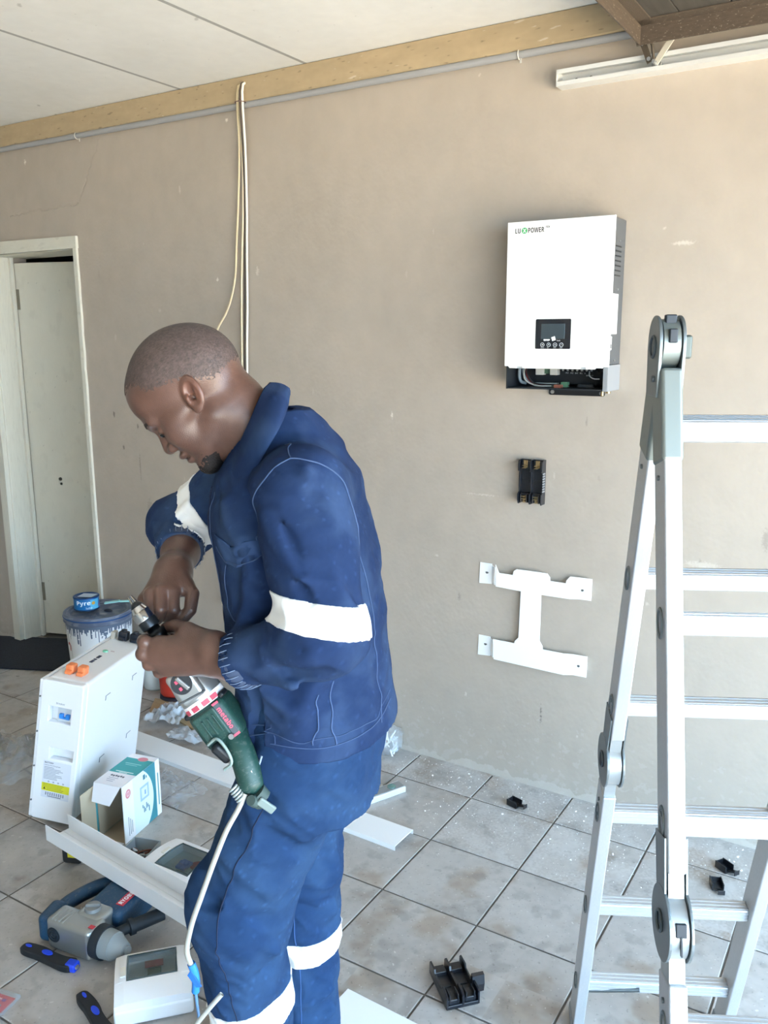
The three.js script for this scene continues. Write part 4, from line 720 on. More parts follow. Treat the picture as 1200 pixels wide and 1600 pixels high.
function seamTube(f, pts, r, lift = 0) {    // stitched seam lying on a surface
  const c = new THREE.CatmullRomCurve3(pts.map((p) => V(...p))), q = []; const n = Math.max(8, Math.ceil(c.getLength() / .012));
  for (let i = 0; i <= n; i++) { const p = c.getPoint(i / n); q.push(snap(f, [p.x, p.y, p.z], lift)); }
  return new THREE.TubeGeometry(new THREE.CatmullRomCurve3(q), n * 2, r, 5, false);
}

// ---------------------------------------------------------------- the man: figure facing -x, his left side towards +z
const man = thing('person', 'man in navy work overalls with reflective bands bending over the drill he holds', 'person', [-.9574, 0, 1.4592], R(31.62));
const lerpT = (tab, y, k) => { if (y <= tab[0][0]) return tab[0][k]; for (let i = 1; i < tab.length; i++) if (y <= tab[i][0]) { const t = (y - tab[i - 1][0]) / (tab[i][0] - tab[i - 1][0]), s = t * t * (3 - 2 * t) * .5 + t * .5; return mix(tab[i - 1][k], tab[i][k], s); } return tab[tab.length - 1][k]; };
// torso stations: height, centre x, half depth, half width
const TOR = [[.80, .035, .142, .178], [.90, .038, .152, .185], [1.03, .026, .150, .182], [1.16, .016, .150, .186], [1.28, .000, .146, .190], [1.35, -.004, .130, .166], [1.40, -.004, .106, .125], [1.44, -.012, .080, .090], [1.49, -.030, .058, .066], [1.56, -.05, .05, .055]];
const torso = (x, y, z, grow = 0) => { const c = lerpT(TOR, y, 1), rx = lerpT(TOR, y, 2) + grow, rz = lerpT(TOR, y, 3) + grow; const q = Math.sqrt(((x - c) / rx) ** 2 + (z / rz) ** 2); return (q - 1) * Math.min(rx, rz) * .92; };
const A = { shL: [.035, 1.345, .165], elL: [.076, 1.134, .262], cuL: [-.078, 1.060, .182], wrL: [-.108, 1.066, .168], shR: [-.055, 1.345, -.165], elR: [-.272, 1.196, -.262], cuR: [-.240, 1.172, -.122], wrR: [-.236, 1.155, -.045] };
const LEG = { hipL: [.022, .85, .085], knL: [-.108, .54, .112], anL: [-.078, .10, .112], hipR: [.038, .85, -.085], knR: [-.004, .50, -.10], anR: [-.006, .10, -.10] };
// --- head, in its own frame: a forward, b up, c to his left
const HO = [-.158, 1.50, 0], TH = R(43), FX = -Math.cos(TH), FY = -Math.sin(TH), UX = -Math.sin(TH), UY = Math.cos(TH);
const toHead = (x, y, z) => { const dx = x - HO[0], dy = y - HO[1]; return [dx * FX + dy * FY, dx * UX + dy * UY, z]; };
const fromHead = (a, b, c) => [HO[0] + a * FX + b * UX, HO[1] + a * FY + b * UY, c];
function headBase(a, b, c) {
  const s = Math.abs(c);
  let d = ell(a, b, c, [.008, .045, 0], [.099, .086, .0765]);
  d = smin(d, ell(a, b, c, [-.038, .028, 0], [.058, .062, .066]), .03);
  d = smin(d, ell(a, b, c, [.066, .050, 0], [.045, .050, .052]), .018);
  d = smin(d, ell(a, b, c, [.050, -.030, 0], [.052, .074, .056]), .035);
  d = smin(d, cap(a, b, s, [.004, -.048, .046], [.072, -.098, .016], .017, .016), .025);
  d = smin(d, ell(a, b, c, [.078, -.100, 0], [.0195, .018, .024]), .02);
  d = smin(d, ell(a, b, s, [.066, -.026, .037], [.026, .026, .022]), .02);           // cheek
  d = smin(d, ell(a, b, s, [.040, -.008, .054], [.030, .012, .014]), .02);           // cheek bone
  d = smin(d, cap(a, b, s, [.1035, .0185, .006], [.090, .021, .040], .0115, .010), .014);   // brow
  return d;
}
function headSDF(x, y, z) {
  const [a, b, c] = toHead(x, y, z), s = Math.abs(c);
  let d = headBase(a, b, c);
  const near = d < .05;
  if (near) {
    d = smax(d, -ell(a, b, s, [.112, -.003, .033], [.020, .0125, .019]), .012);       // eye hollow
    d = smin(d, ell(a, b, s, [.0885, -.0035, .0325], [.0115, .0105, .0150]), .004);   // closed-down lid
    d = smax(d, -cap(a, b, s, [.1005, -.0085, .020], [.094, -.0085, .046], .0011, .0009), .002);  // lash line
    d = smin(d, cap(a, b, c, [.1005, .006, 0], [.1135, -.032, 0], .0085, .0118), .010);  // nose
    d = smin(d, ell(a, b, s, [.1035, -.0365, .0140], [.0125, .0092, .0092]), .006);
    d = smax(d, -ell(a, b, s, [.1065, -.0462, .0085], [.0055, .0045, .0042]), .003);
    d = smin(d, ell(a, b, c, [.0985, -.0585, 0], [.0140, .0085, .025]), .006);        // lips
    d = smin(d, ell(a, b, c, [.0935, -.0735, 0], [.0130, .0085, .022]), .006);
    d = smax(d, -cap(a, b, s, [.1115, -.0662, 0], [.091, -.0672, .026], .0016, .0012), .003);
    // ear: tilted dish with a raised rim and a lobe
    const ct = Math.cos(.34), st = Math.sin(.34), ea = (a + .004) * ct + (b - .001) * st, eb = -(a + .004) * st + (b - .001) * ct, ec = c < 0 ? -c : c, et = ec - .0775 - ea * -.34;
    let e = ell(ea, eb, et, [0, 0, 0], [.0195, .0315, .0085]);
    e = smax(e, -ell(ea, eb, et, [.0015, -.001, .0085], [.0125, .0225, .0095]), .003);
    e = smin(e, cap(ea, eb, et, [-.008, .012, .0015], [-.006, -.012, .001], .0035, .0035), .004);
    e = smin(e, ell(ea, eb, et, [.0125, -.005, .003], [.0045, .007, .005]), .003);
    e = smin(e, ell(ea, eb, et, [.004, -.028, .000], [.008, .008, .005]), .006);
    e = smax(e, -ell(ea, eb, et, [.003, -.006, .001], [.005, .006, .010]), .003);
    d = smin(d, e, .006);
  }
  d = smin(d, cap(x, y, z, [-.098, 1.478, 0], [-.030, 1.385, 0], .0575, .064), .03);    // neck
  d = smin(d, cap(x, y, Math.abs(z), [-.100, 1.468, .030], [-.085, 1.375, .022], .020, .02), .02);
  return d;
}
// --- hands: palm pad joined to four separate fingers and a thumb
const chain = (x, y, z, pts, rs) => { let d = 1; for (let i = 0; i + 1 < pts.length; i++) d = Math.min(d, cap(x, y, z, pts[i], pts[i + 1], rs[i], rs[i + 1])); return d; };
const LF = [
  [[-.247, 1.078, .138], [-.262, 1.066, .096], [-.236, 1.056, .052], [-.212, 1.052, .050]],
  [[-.250, 1.058, .141], [-.262, 1.044, .095], [-.232, 1.032, .048], [-.207, 1.030, .048]],
  [[-.242, 1.037, .136], [-.251, 1.024, .092], [-.220, 1.009, .050], [-.197, 1.009, .050]],
  [[-.228, 1.018, .126], [-.234, 1.005, .090], [-.206, .992, .056], [-.186, .994, .055]]];
const LTH = [[-.134, 1.078, .158], [-.174, 1.096, .128], [-.203, 1.094, .098], [-.226, 1.082, .074]];
function handL(x, y, z) {
  let d = cap(x, y, z, A.cuL, A.wrL, .0335, .0305);
  d = smin(d, cap(x, y, z, [-.02, 1.078, .215], A.cuL, .034, .034), .02);
  let p = cap(x, y, z, [-.128, 1.068, .160], [-.224, 1.073, .136], .027, .0160);
  p = smin(p, cap(x, y, z, [-.128, 1.062, .160], [-.230, 1.052, .138], .028, .0175), .02);
  p = smin(p, cap(x, y, z, [-.124, 1.054, .156], [-.214, 1.028, .130], .027, .0165), .02);
  p = smin(p, cap(x, y, z, [-.130, 1.078, .158], [-.170, 1.090, .130], .024, .017), .02);
  d = smin(d, p, .025);
  for (const [i, f] of LF.entries()) { const r = [.0112, .0118, .0108, .0098][i]; d = smin(d, chain(x, y, z, f, [r * 1.16, r, r * .92, r * .8]), .006); }
  d = smin(d, chain(x, y, z, LTH, [.018, .0135, .0118, .0098]), .012);
  return d;
}
const RF = [
  [[-.222, 1.133, .024], [-.217, 1.106, .044], [-.230, 1.082, .030], [-.238, 1.078, .012]],
  [[-.243, 1.138, .030], [-.239, 1.110, .052], [-.250, 1.086, .038], [-.256, 1.080, .018]],
  [[-.264, 1.131, .026], [-.261, 1.107, .048], [-.269, 1.086, .036], [-.272, 1.080, .018]],
  [[-.281, 1.118, .016], [-.279, 1.099, .036], [-.284, 1.082, .026], [-.284, 1.077, .010]]];
const RTH = [[-.214, 1.146, -.010], [-.188, 1.128, .016], [-.1895, 1.102, .034], [-.207, 1.082, .044]];
function handR(x, y, z) {
  let d = cap(x, y, z, A.cuR, A.wrR, .034, .030);
  d = smin(d, cap(x, y, z, [-.262, 1.19, -.20], A.cuR, .042, .036), .02);
  let p = cap(x, y, z, [-.234, 1.154, -.038], [-.226, 1.132, .018], .026, .0165);
  p = smin(p, cap(x, y, z, [-.238, 1.154, -.038], [-.246, 1.134, .022], .027, .0175), .02);
  p = smin(p, cap(x, y, z, [-.242, 1.150, -.036], [-.270, 1.122, .014], .026, .0165), .02);
  p = smin(p, cap(x, y, z, [-.230, 1.152, -.034], [-.206, 1.138, -.002], .022, .017), .02);
  d = smin(d, p, .022);
  for (const [i, f] of RF.entries()) { const r = [.0112, .0116, .0106, .0096][i]; d = smin(d, chain(x, y, z, f, [r * 1.10, r * .98, r * .92, r * .82]), .0045); }
  d = smin(d, chain(x, y, z, RTH, [.017, .0132, .0120, .0102]), .008);
  return d;
}
const skinTone = (x, y, z) => { const k = 1 + .10 * n3(x * 26, y * 26, z * 26) + .06 * n3(x * 90, y * 90, z * 90); return [.118 * k, .060 * k, .043 * k]; };
const skin = phys({ vertexColors: true, roughness: .35, sheen: .2, sheenRoughness: .5, sheenColor: new THREE.Color(.5, .42, .38), bumpMap: fineGrain, bumpScale: .0004 });
{
  const trunk = (x, y, z) => { let d = Math.max(torso(x, y, z, -.03), y - 1.42, .80 - y); for (const [a, b, r0, r1] of [[A.shL, A.elL, .05, .042], [A.elL, A.cuL, .036, .030], [A.shR, A.elR, .05, .042], [A.elR, A.cuR, .042, .032], [LEG.hipL, LEG.knL, .075, .05], [LEG.knL, LEG.anL, .05, .035], [LEG.hipR, LEG.knR, .075, .05], [LEG.knR, LEG.anR, .05, .035]]) d = smin(d, cap(x, y, z, a, b, r0, r1), .04); d = smin(d, cap(x, y, z, [-.04, 1.40, 0], [.0, 1.28, 0], .062, .09), .04); for (const s of [LEG.anL, LEG.anR]) d = smin(d, cap(x, y, z, [s[0] + .03, .045, s[2]], [s[0] - .14, .035, s[2]], .03, .025), .03); return d; };
  const geos = [nets(trunk, [-.36, -.0, -.36], [.24, 1.50, .36], .014, skinTone),
    nets(headSDF, [-.33, 1.335, -.105], [.06, 1.66, .105], .0026, (x, y, z) => { const [a, b, c] = toHead(x, y, z); let k = skinTone(x, y, z); const lip = sstep(.9, .2, Math.hypot((a - .104) / .014, (b + .066) / .014, c / .026)); k = k.map((q, i) => mix(q, [.062, .027, .022][i], lip * .8)); const ear = sstep(.035, .01, Math.hypot(a + .004, b)) * sstep(.07, .078, Math.abs(c)); return k.map((q, i) => q * (1 + ear * [.35, .2, .15][i])); }),
    nets(handL, [-.30, .96, .02], [.02, 1.15, .30], .0028, skinTone), nets(handR, [-.33, 1.05, -.24], [-.155, 1.25, .08], .0028, skinTone)];
  const m = mergeGeometries(geos.map((g) => g.toNonIndexed())); obj('body', m, skin, man);
  // close-cropped hair and beard follow the skull
  const hairM = phys({ vertexColors: true, roughness: .62, bumpMap: fineGrain, bumpScale: .0012 });
  const hairT = (x, y, z) => { const k = 1 + .45 * n3(x * 420, y * 420, z * 420) + .15 * n3(x * 60, y * 60, z * 60); return [.080 * k, .054 * k, .047 * k]; };
  const hair = (x, y, z) => { const [a, b, c] = toHead(x, y, z); const d = headBase(a, b, c) - .0012; const line = a > .03 ? mix(.046, .088, sstep(.03, .095, a)) + .012 * sstep(.03, .05, Math.abs(c)) * sstep(.05, .08, a) : mix(-.004, .046, sstep(-.06, .03, a)); return Math.max(d, (line + .004 * n3(x * 60, y * 60, z * 60) + .014 * n3(x * 200, y * 200, z * 200)) - b, -(headBase(a, b, c) + .004)); };
  obj('hair', nets(hair, [-.33, 1.40, -.10], [.04, 1.66, .10], .003, hairT, (x, y, z) => headBase(...toHead(x, y, z))), hairM, man);
  const beard = (x, y, z) => { const [a, b, c] = toHead(x, y, z), h = headBase(a, b, c), s = Math.abs(c); const reg = Math.max(b + .083 + .014 * sstep(.06, .09, a) + .040 * sstep(.062, .015, a) + .016 * n3(x * 170, y * 170, z * 170), s - .042); return Math.max(h - .0018, reg, -(h + .004)); };
  obj('beard', nets(beard, [-.24, 1.33, -.07], [-.06, 1.46, .07], .0026, (x, y, z) => { const k = 1 + .5 * n3(x * 400, y * 400, z * 400); return [.016 * k, .012 * k, .011 * k]; }, (x, y, z) => headBase(...toHead(x, y, z))), hairM, man);
  const nail = std(new THREE.Color().setRGB(.42, .27, .21), .35);
  for (const [p, q] of [[RTH[3], [-.008, -.004, .0085]], [RF[0][2], [.002, -.009, .006]], [RF[1][3], [.001, -.009, .002]], [LF[0][3], [.009, .002, -.004]]]) obj('fingernail', new THREE.SphereGeometry(1, 12, 8).scale(.0058, .0030, .0058).applyQuaternion(new THREE.Quaternion().setFromUnitVectors(V(0, 1, 0), V(...q).normalize())).translate(p[0] + q[0], p[1] + q[1], p[2] + q[2]), nail, man);
  const brow = (x, y, z) => { const [a, b, c] = toHead(x, y, z), h = headSDF(x, y, z), s = Math.abs(c); return Math.max(h - .0011, -(h + .003), Math.abs(b - .0235 + (s - .028) * (s - .028) * 9) - .0042 + .003 * Math.abs(n3(x * 260, y * 260, z * 260)), .010 - s, s - .047, .06 - a); };
  obj('eyebrows', nets(brow, [-.29, 1.40, -.055], [-.19, 1.50, .055], .002, (x, y, z) => [.020, .014, .012], headSDF), hairM, man);
  for (const s of [-1, 1]) { const l = []; for (let i = 0; i <= 8; i++) { const q = fromHead(.101 - .008 * (i / 8) ** 1.6, -.0095 - .0012 * Math.sin(i / 8 * Math.PI), s * (.0195 + .027 * i / 8)), w = snap(headSDF, q, .0006); l.push(w); } obj('eyelashes', new THREE.TubeGeometry(new THREE.CatmullRomCurve3(l), 24, .0017, 6, false), std(0x0c0908, .6), man); }
  for (const s of [-1, 1]) { const e = fromHead(.0962, -.0088, s * .0325); obj('eye', new THREE.SphereGeometry(.0060, 12, 10).translate(...e), phys({ color: 0x1a1512, roughness: .08, clearcoat: 1 }), man); }
}
// --- clothes
const weave = dataTex(512, 512, (u, v, i, j) => { const a = .5 + .3 * Math.sin((i + j) * Math.PI / 2) + .2 * n2(u * 80, v * 80); return [a, a, a]; }, false);
const worn = (c0, c1) => (x, y, z) => { const f = sstep(-.25, .6, n3(x * 7 + 3, y * 6, z * 7) * .6 + n3(x * 24, y * 30, z * 24) * .2) * .55, sp = n3(x * 230, y * 230, z * 230) > .80 ? 1.35 : 1; const k = (1 + .07 * n3(x * 110, y * 110, z * 110)) * sp; return c0.map((q, i) => mix(q, c1[i], f) * k); };
const jacketTint = worn([.019, .041, .114], [.054, .100, .205]), trouserTint = worn([.020, .054, .140], [.046, .104, .215]);
const denim = phys({ vertexColors: true, roughness: .85, specularIntensity: .25, bumpMap: weave, bumpScale: .0006 });
weave.repeat.set(6, 6);
const segD = (x, y, z, a, b) => cap(x, y, z, a, b, 0, 0);
const JF = [ // long creases: from, to, width, height (negative: hollow)
  [[-.003, 1.105, .268], [.060, 1.125, .325], .014, .008], [[.000, 1.085, .262], [.075, 1.095, .325], .012, -.009], [[-.02, 1.06, .25], [.05, 1.055, .315], .013, .008],
  [[-.02, 1.32, .235], [.06, 1.22, .315], .016, .006], [[-.045, 1.33, .17], [-.012, 1.14, .20], .016, -.012], [[.05, 1.40, .24], [.11, 1.28, .30], .018, .006],
  [[.10, 1.30, .28], [.135, 1.17, .26], .016, -.006], [[.0, 1.20, .19], [-.06, 1.04, .165], .018, -.007], [[-.06, 1.20, .175], [-.08, 1.05, .15], .016, .006],
  [[.06, 1.05, .19], [.02, .93, .18], .02, .007], [[.10, 1.12, .17], [.10, .95, .165], .018, -.006], [[.13, 1.10, .13], [.14, .95, .12], .02, .006],
  [[-.10, 1.32, .13], [-.03, 1.20, .19], .018, .006], [[-.25, 1.24, -.17], [-.20, 1.30, -.12], .014, .006], [[-.27, 1.21, -.18], [-.20, 1.25, -.12], .012, -.007], [[.0, 1.335, .225], [.045, 1.255, .30], .009, -.007], [[.005, 1.29, .22], [.055, 1.205, .31], .010, -.007], [[-.005, 1.115, .25], [.05, 1.13, .32], .008, -.007], [[.02, 1.075, .28], [.085, 1.092, .32], .009, -.006], [[-.03, 1.09, .24], [.02, 1.06, .29], .010, .006], [[.06, 1.36, .25], [.10, 1.25, .31], .012, -.005], [[-.05, 1.0, .17], [.03, .96, .19], .014, .006], [[-.10, .98, .12], [-.02, .92, .175], .012, -.005]];
const jacketBase = (x, y, z) => {
  let d = Math.max(torso(x, y, z, .006 * sstep(.95, .88, y)), .85 - y, y - 1.47);
  d = smin(d, ell(x, y, Math.abs(z), [-.008 + .045 * Math.sign(z), 1.350, .140], [.074, .058, .080]), .05);
  let l = cap(x, y, z, A.shL, A.elL, .082, .065); l = smin(l, cap(x, y, z, A.elL, A.cuL, .063, .047), .03);
  let r = cap(x, y, z, A.shR, A.elR, .080, .066); r = smin(r, cap(x, y, z, A.elR, A.cuR, .063, .046), .03);
  return smin(smin(d, l, .020), r, .03);
};
const cuffPlane = (x, y, z, e, c, over) => { const dx = c[0] - e[0], dy = c[1] - e[1], dz = c[2] - e[2], L = Math.hypot(dx, dy, dz); return ((x - c[0]) * dx + (y - c[1]) * dy + (z - c[2]) * dz) / L - over; };
const creases = (x, y, z, list) => { let s = 0; for (const [a, b, w, h] of list) { const q = segD(x, y, z, a, b) / w; if (q < 2.5) s += h * 1.7 * Math.exp(-q * q); } return s; };
const jacketSDF = (x, y, z) => {
  let d = jacketBase(x, y, z); if (d > .03 || d < -.04) return d;
  const hemK = sstep(.89, .96, y); d -= hemK * (.0040 * n3(x * 7, y * 9 + 3, z * 7) + .0022 * (1 - 2 * Math.abs(n3(x * 12 + y * 7, y * 15, z * 12))) + creases(x, y, z, JF));
  d = Math.max(d, .872 + .012 * sstep(.08, .2, x) - y);
  // open ends: hollow sleeves and neck
  if (x < -.045 && z > .135 && y < 1.14) d = smax(d, cuffPlane(x, y, z, A.elL, A.cuL, .004), .004);
  if (z < -.06 && z > -.2 && x < -.15 && y < 1.25) d = smax(d, cuffPlane(x, y, z, A.elR, A.cuR, .004), .004);
  d = smax(d, -(cap(x, y, z, [A.cuL[0] + .012, A.cuL[1] + .005, A.cuL[2] + .006], [A.cuL[0] - .05, A.cuL[1] - .017, A.cuL[2] - .024], .042, .040)), .003);
  d = smax(d, -(cap(x, y, z, [-.243, 1.174, -.135], [-.23, 1.165, -.07], .041, .040)), .003);
  d = smax(d, -cap(x, y, z, [-.095, 1.50, 0], [-.038, 1.405, 0], .072, .068), .006);
  return d;
};
const jacketGeo = nets(jacketSDF, [-.37, .855, -.37], [.22, 1.505, .37], .0062, jacketTint);
const jacket = obj('jacket', jacketGeo, denim, man);
const reflective = phys({ color: 0xf7f8f6, roughness: .36, sheen: .4, sheenRoughness: .3, sheenColor: new THREE.Color(1, 1, 1) });
const bandOn = (f, c, dir, half, reach, lift, lo, hi) => { const L = Math.hypot(...dir), n = dir.map((q) => q / L); return nets((x, y, z) => { const dx = x - c[0], dy = y - c[1], dz = z - c[2], s = dx * n[0] + dy * n[1] + dz * n[2], r = Math.sqrt(Math.max(0, dx * dx + dy * dy + dz * dz - s * s)); const d = f(x, y, z); return Math.max(d - lift, -(d + .008), Math.abs(s) - half, r - reach); }, lo, hi, .0036); };
obj('reflective_band', bandOn(jacketSDF, [.070, 1.165, .250], [-.045, -.29, .05], .0255, .100, .0026, [-.03, 1.08, .14], [.20, 1.25, .37]), reflective, jacket);
obj('reflective_band', bandOn(jacketSDF, [-.205, 1.248, -.23], [-.217, -.149, -.097], .020, .105, .0026, [-.33, 1.12, -.36], [-.08, 1.37, -.10]), reflective, jacket);
{ // gathered knit cuffs
  const cm = std(new THREE.Color().setRGB(.05, .075, .14), .85);
  for (const [e, c, r] of [[A.elL, A.cuL, .0455], [A.elR, A.cuR, .0445]]) {
    const d = V(c[0] - e[0], c[1] - e[1], c[2] - e[2]).normalize(), n = 64, P = [], I = [], m = 9;
    const q = new THREE.Quaternion().setFromUnitVectors(V(0, 1, 0), d);
    for (let j = 0; j <= m; j++) for (let i = 0; i < n; i++) { const t = j / m, a = i / n * Math.PI * 2, rr = (j < 8 ? r + .004 * Math.sin(t * 3.4) - .003 * t : r - .008) + .0016 * Math.cos(i / n * Math.PI * 2 * 22) * Math.sin(Math.min(1, t * 1.2) * Math.PI); const p = V(Math.cos(a) * rr, (t - .78) * .042 * (j < 8 ? 1 : .7), Math.sin(a) * rr).applyQuaternion(q); P.push(p.x + c[0], p.y + c[1], p.z + c[2]); }
    for (let j = 0; j < m; j++) for (let i = 0; i < n; i++) { const a = j * n + i, b = j * n + (i + 1) % n; I.push(a, a + n, b, b, a + n, b + n); }
    const g = new THREE.BufferGeometry(); g.setAttribute('position', new THREE.Float32BufferAttribute(P, 3)); g.setIndex(I); g.computeVertexNormals(); cm.side = THREE.DoubleSide; obj('cuff', g, cm, jacket);
    const st = []; const tl = std(0x7f93b5, .8); for (let i = 0; i < 26; i++) { const a = i / 26 * Math.PI * 2, pts = [-.030, -.016, -.002].map((s, k) => { const rr = r + .0052 - .0022 * Math.abs(k - 1); return V(Math.cos(a) * rr, s, Math.sin(a) * rr).applyQuaternion(q).add(V(...c)); }); st.push(new THREE.TubeGeometry(new THREE.CatmullRomCurve3(pts), 6, .0008, 4, false)); }
    const sm = obj('stitching', st, tl, jacket); sm.userData.kind = 'stuff';
  }
}
{ // collar: a folded leaf from the nape to both front points
  const top = [[-.031, 1.517, 0], [-.040, 1.503, .045], [-.052, 1.474, .075], [-.086, 1.407, .072], [-.127, 1.343, .035]], out = [[-.004, 1.492, 0], [.002, 1.474, .075], [-.010, 1.440, .125], [-.048, 1.376, .140], [-.088, 1.318, .122]];
  const full = (l, sh) => { const m = l.slice(1).map(([x, y, z]) => [x - sh * z * 3, y - sh * z, -z]).reverse(); return new THREE.CatmullRomCurve3([...m, ...l].map((p) => V(...p))); };
  const T = full(top, .1), O = full(out, .12), n = 56, m = 8, th = .0035, P = [], C = [], I = [];
  for (const k of [0, 1]) for (let i = 0; i <= n; i++) for (let j = 0; j <= m; j++) { const s = i / n, t = j / m, a = T.getPoint(s), b = O.getPoint(s), p = a.clone().lerp(b, t); const ctr = V(-.075, p.y, 0), nrm = p.clone().sub(ctr).setY(0).normalize(); p.addScaledVector(nrm, .016 * Math.sin(t * Math.PI * .9) - k * th + (j === m && !k ? -.001 : 0)); p.y += .006 * Math.sin(t * Math.PI) + .0015 * n2(s * 9, t * 3); P.push(p.x, p.y, p.z); C.push(...jacketTint(p.x, p.y, p.z)); }
  const w = (n + 1) * (m + 1), id = (k, i, j) => k * w + i * (m + 1) + j;
  for (let i = 0; i < n; i++) for (let j = 0; j < m; j++) { const a = id(0, i, j), b = id(0, i + 1, j), c = id(0, i + 1, j + 1), d = id(0, i, j + 1); I.push(a, c, b, a, d, c, a + w, b + w, c + w, a + w, c + w, d + w); }
  const side = (l) => { for (let i = 0; i + 1 < l.length; i++) I.push(l[i], l[i + 1], l[i + 1] + w, l[i], l[i + 1] + w, l[i] + w); };
  side([...Array(n + 1).keys()].map((i) => id(0, i, 0))); side([...Array(n + 1).keys()].map((i) => id(0, n - i, m))); side([...Array(m + 1).keys()].map((j) => id(0, 0, m - j))); side([...Array(m + 1).keys()].map((j) => id(0, n, j)));
  const g = new THREE.BufferGeometry(); g.setAttribute('position', new THREE.Float32BufferAttribute(P, 3)); g.setAttribute('color', new THREE.Float32BufferAttribute(C, 3)); g.setAttribute('uv', new THREE.Float32BufferAttribute(P.flatMap((_, i) => i % 3 === 0 ? [P[i] * 6 + P[i + 2] * 3, P[i + 1] * 6] : []), 2)); g.setIndex(I); g.computeVertexNormals();
  const dm = denim.clone(); dm.side = THREE.DoubleSide; const co = obj('collar', g, dm, jacket);
  const edge = []; for (let i = 0; i <= 40; i++) { const s = .5 + i / 80 * .98, a = T.getPoint(s), b = O.getPoint(s), p = a.lerp(b, .93), nrm = p.clone().sub(V(-.075, p.y, 0)).setY(0).normalize(); edge.push(p.addScaledVector(nrm, .0045)); }
  obj('stitching', new THREE.TubeGeometry(new THREE.CatmullRomCurve3(edge), 80, .0008, 4, false), std(0x6f86ad, .8), co);
}
{ // seams, pocket and placket
  const thr = std(0x3c5278, .85), dk = std(0x16233f, .9);
  const seam = (pts, r = .0011, m = thr, f = jacketSDF, p = jacket) => obj('seam', seamTube(f, pts, r, .0006), m, p);
  seam([[-.003, 1.463, .13], [.014, 1.433, .19], [.024, 1.41, .215]]);
  seam([[-.04, 1.26, .17], [-.039, 1.318, .19], [-.013, 1.374, .21], [.024, 1.41, .215], [.05, 1.416, .22], [.09, 1.404, .22], [.114, 1.383, .21], [.129, 1.347, .2], [.137, 1.286, .19], [.14, 1.208, .18]], .0013);
  seam([[.043, .994, .17], [.039, .95, .165], [.044, .909, .16]], .0014); seam([[.076, 1.019, .16], [.069, .971, .16], [.073, .921, .155], [.076, .888, .15]], .0014);
  seam([[-.089, .894, .1], [-.046, .899, .14], [.014, .904, .17], [.058, .902, .17], [.124, .909, .13], [.176, .939, .06]], .0009); seam([[-.089, .910, .1], [-.046, .915, .14], [.014, .920, .17], [.058, .918, .17], [.124, .925, .13], [.176, .955, .06]], .0007);
  seam([[-.146, 1.336, .05], [-.155, 1.301, .05], [-.144, 1.228, .04], [-.14, 1.128, .03], [-.132, 1.041, .03]], .0022, dk); seam([[-.140, 1.33, .07], [-.145, 1.301, .07], [-.134, 1.228, .06], [-.13, 1.128, .055], [-.122, 1.041, .05]], .0009);
  seam([[-.104, 1.211, .12], [-.103, 1.121, .12], [-.015, 1.132, .16]], .0009); seam([[.142, 1.225, .12], [.153, 1.114, .10], [.158, 1.006, .10], [.150, .91, .10]], .0010);
  // flap: a quilted patch standing off the chest
  const tl = [-.123, 1.262, .10], tr = [-.035, 1.264, .16], n = 14, m = 6, P = [], C = [], I = [];
  for (const k of [0, 1]) for (let i = 0; i <= n; i++) for (let j = 0; j <= m; j++) { const s = i / n, t = j / m, low = .044 - .018 * Math.pow(Math.abs(2 * s - 1), 2.2); const p = snap(jacketSDF, [mix(tl[0], tr[0], s), mix(tl[1], tr[1], s) - low * t, mix(tl[2], tr[2], s)], (k ? .0004 : .0034 + .0016 * t)); P.push(p.x, p.y, p.z); C.push(...jacketTint(p.x, p.y, p.z)); }
  const w = (n + 1) * (m + 1), id = (k, i, j) => k * w + i * (m + 1) + j;
  for (let i = 0; i < n; i++) for (let j = 0; j < m; j++) { const a = id(0, i, j), b = id(0, i + 1, j), c = id(0, i + 1, j + 1), d = id(0, i, j + 1); I.push(a, d, c, a, c, b, a + w, c + w, d + w, a + w, b + w, c + w); }
  const side = (l) => { for (let i = 0; i + 1 < l.length; i++) I.push(l[i], l[i + 1], l[i + 1] + w, l[i], l[i + 1] + w, l[i] + w); };
  side([...Array(n + 1).keys()].map((i) => id(0, i, 0))); side([...Array(n + 1).keys()].map((i) => id(0, n - i, m))); side([...Array(m + 1).keys()].map((j) => id(0, 0, m - j))); side([...Array(m + 1).keys()].map((j) => id(0, n, j)));
  const g = new THREE.BufferGeometry(); g.setAttribute('position', new THREE.Float32BufferAttribute(P, 3)); g.setAttribute('color', new THREE.Float32BufferAttribute(C, 3)); g.setIndex(I); g.computeVertexNormals(); const dm = denim.clone(); dm.side = THREE.DoubleSide; dm.bumpMap = null;
  const fl = obj('pocket_flap', g, dm, jacket);
  const ed = []; for (let i = 0; i <= 24; i++) { const s = i / 24, low = .041 - .018 * Math.pow(Math.abs(2 * s - 1), 2.2); ed.push(snap(jacketSDF, [mix(tl[0], tr[0], s), mix(tl[1], tr[1], s) - low, mix(tl[2], tr[2], s)], .0052)); } obj('stitching', new THREE.TubeGeometry(new THREE.CatmullRomCurve3(ed), 40, .0008, 4, false), thr, fl);
}
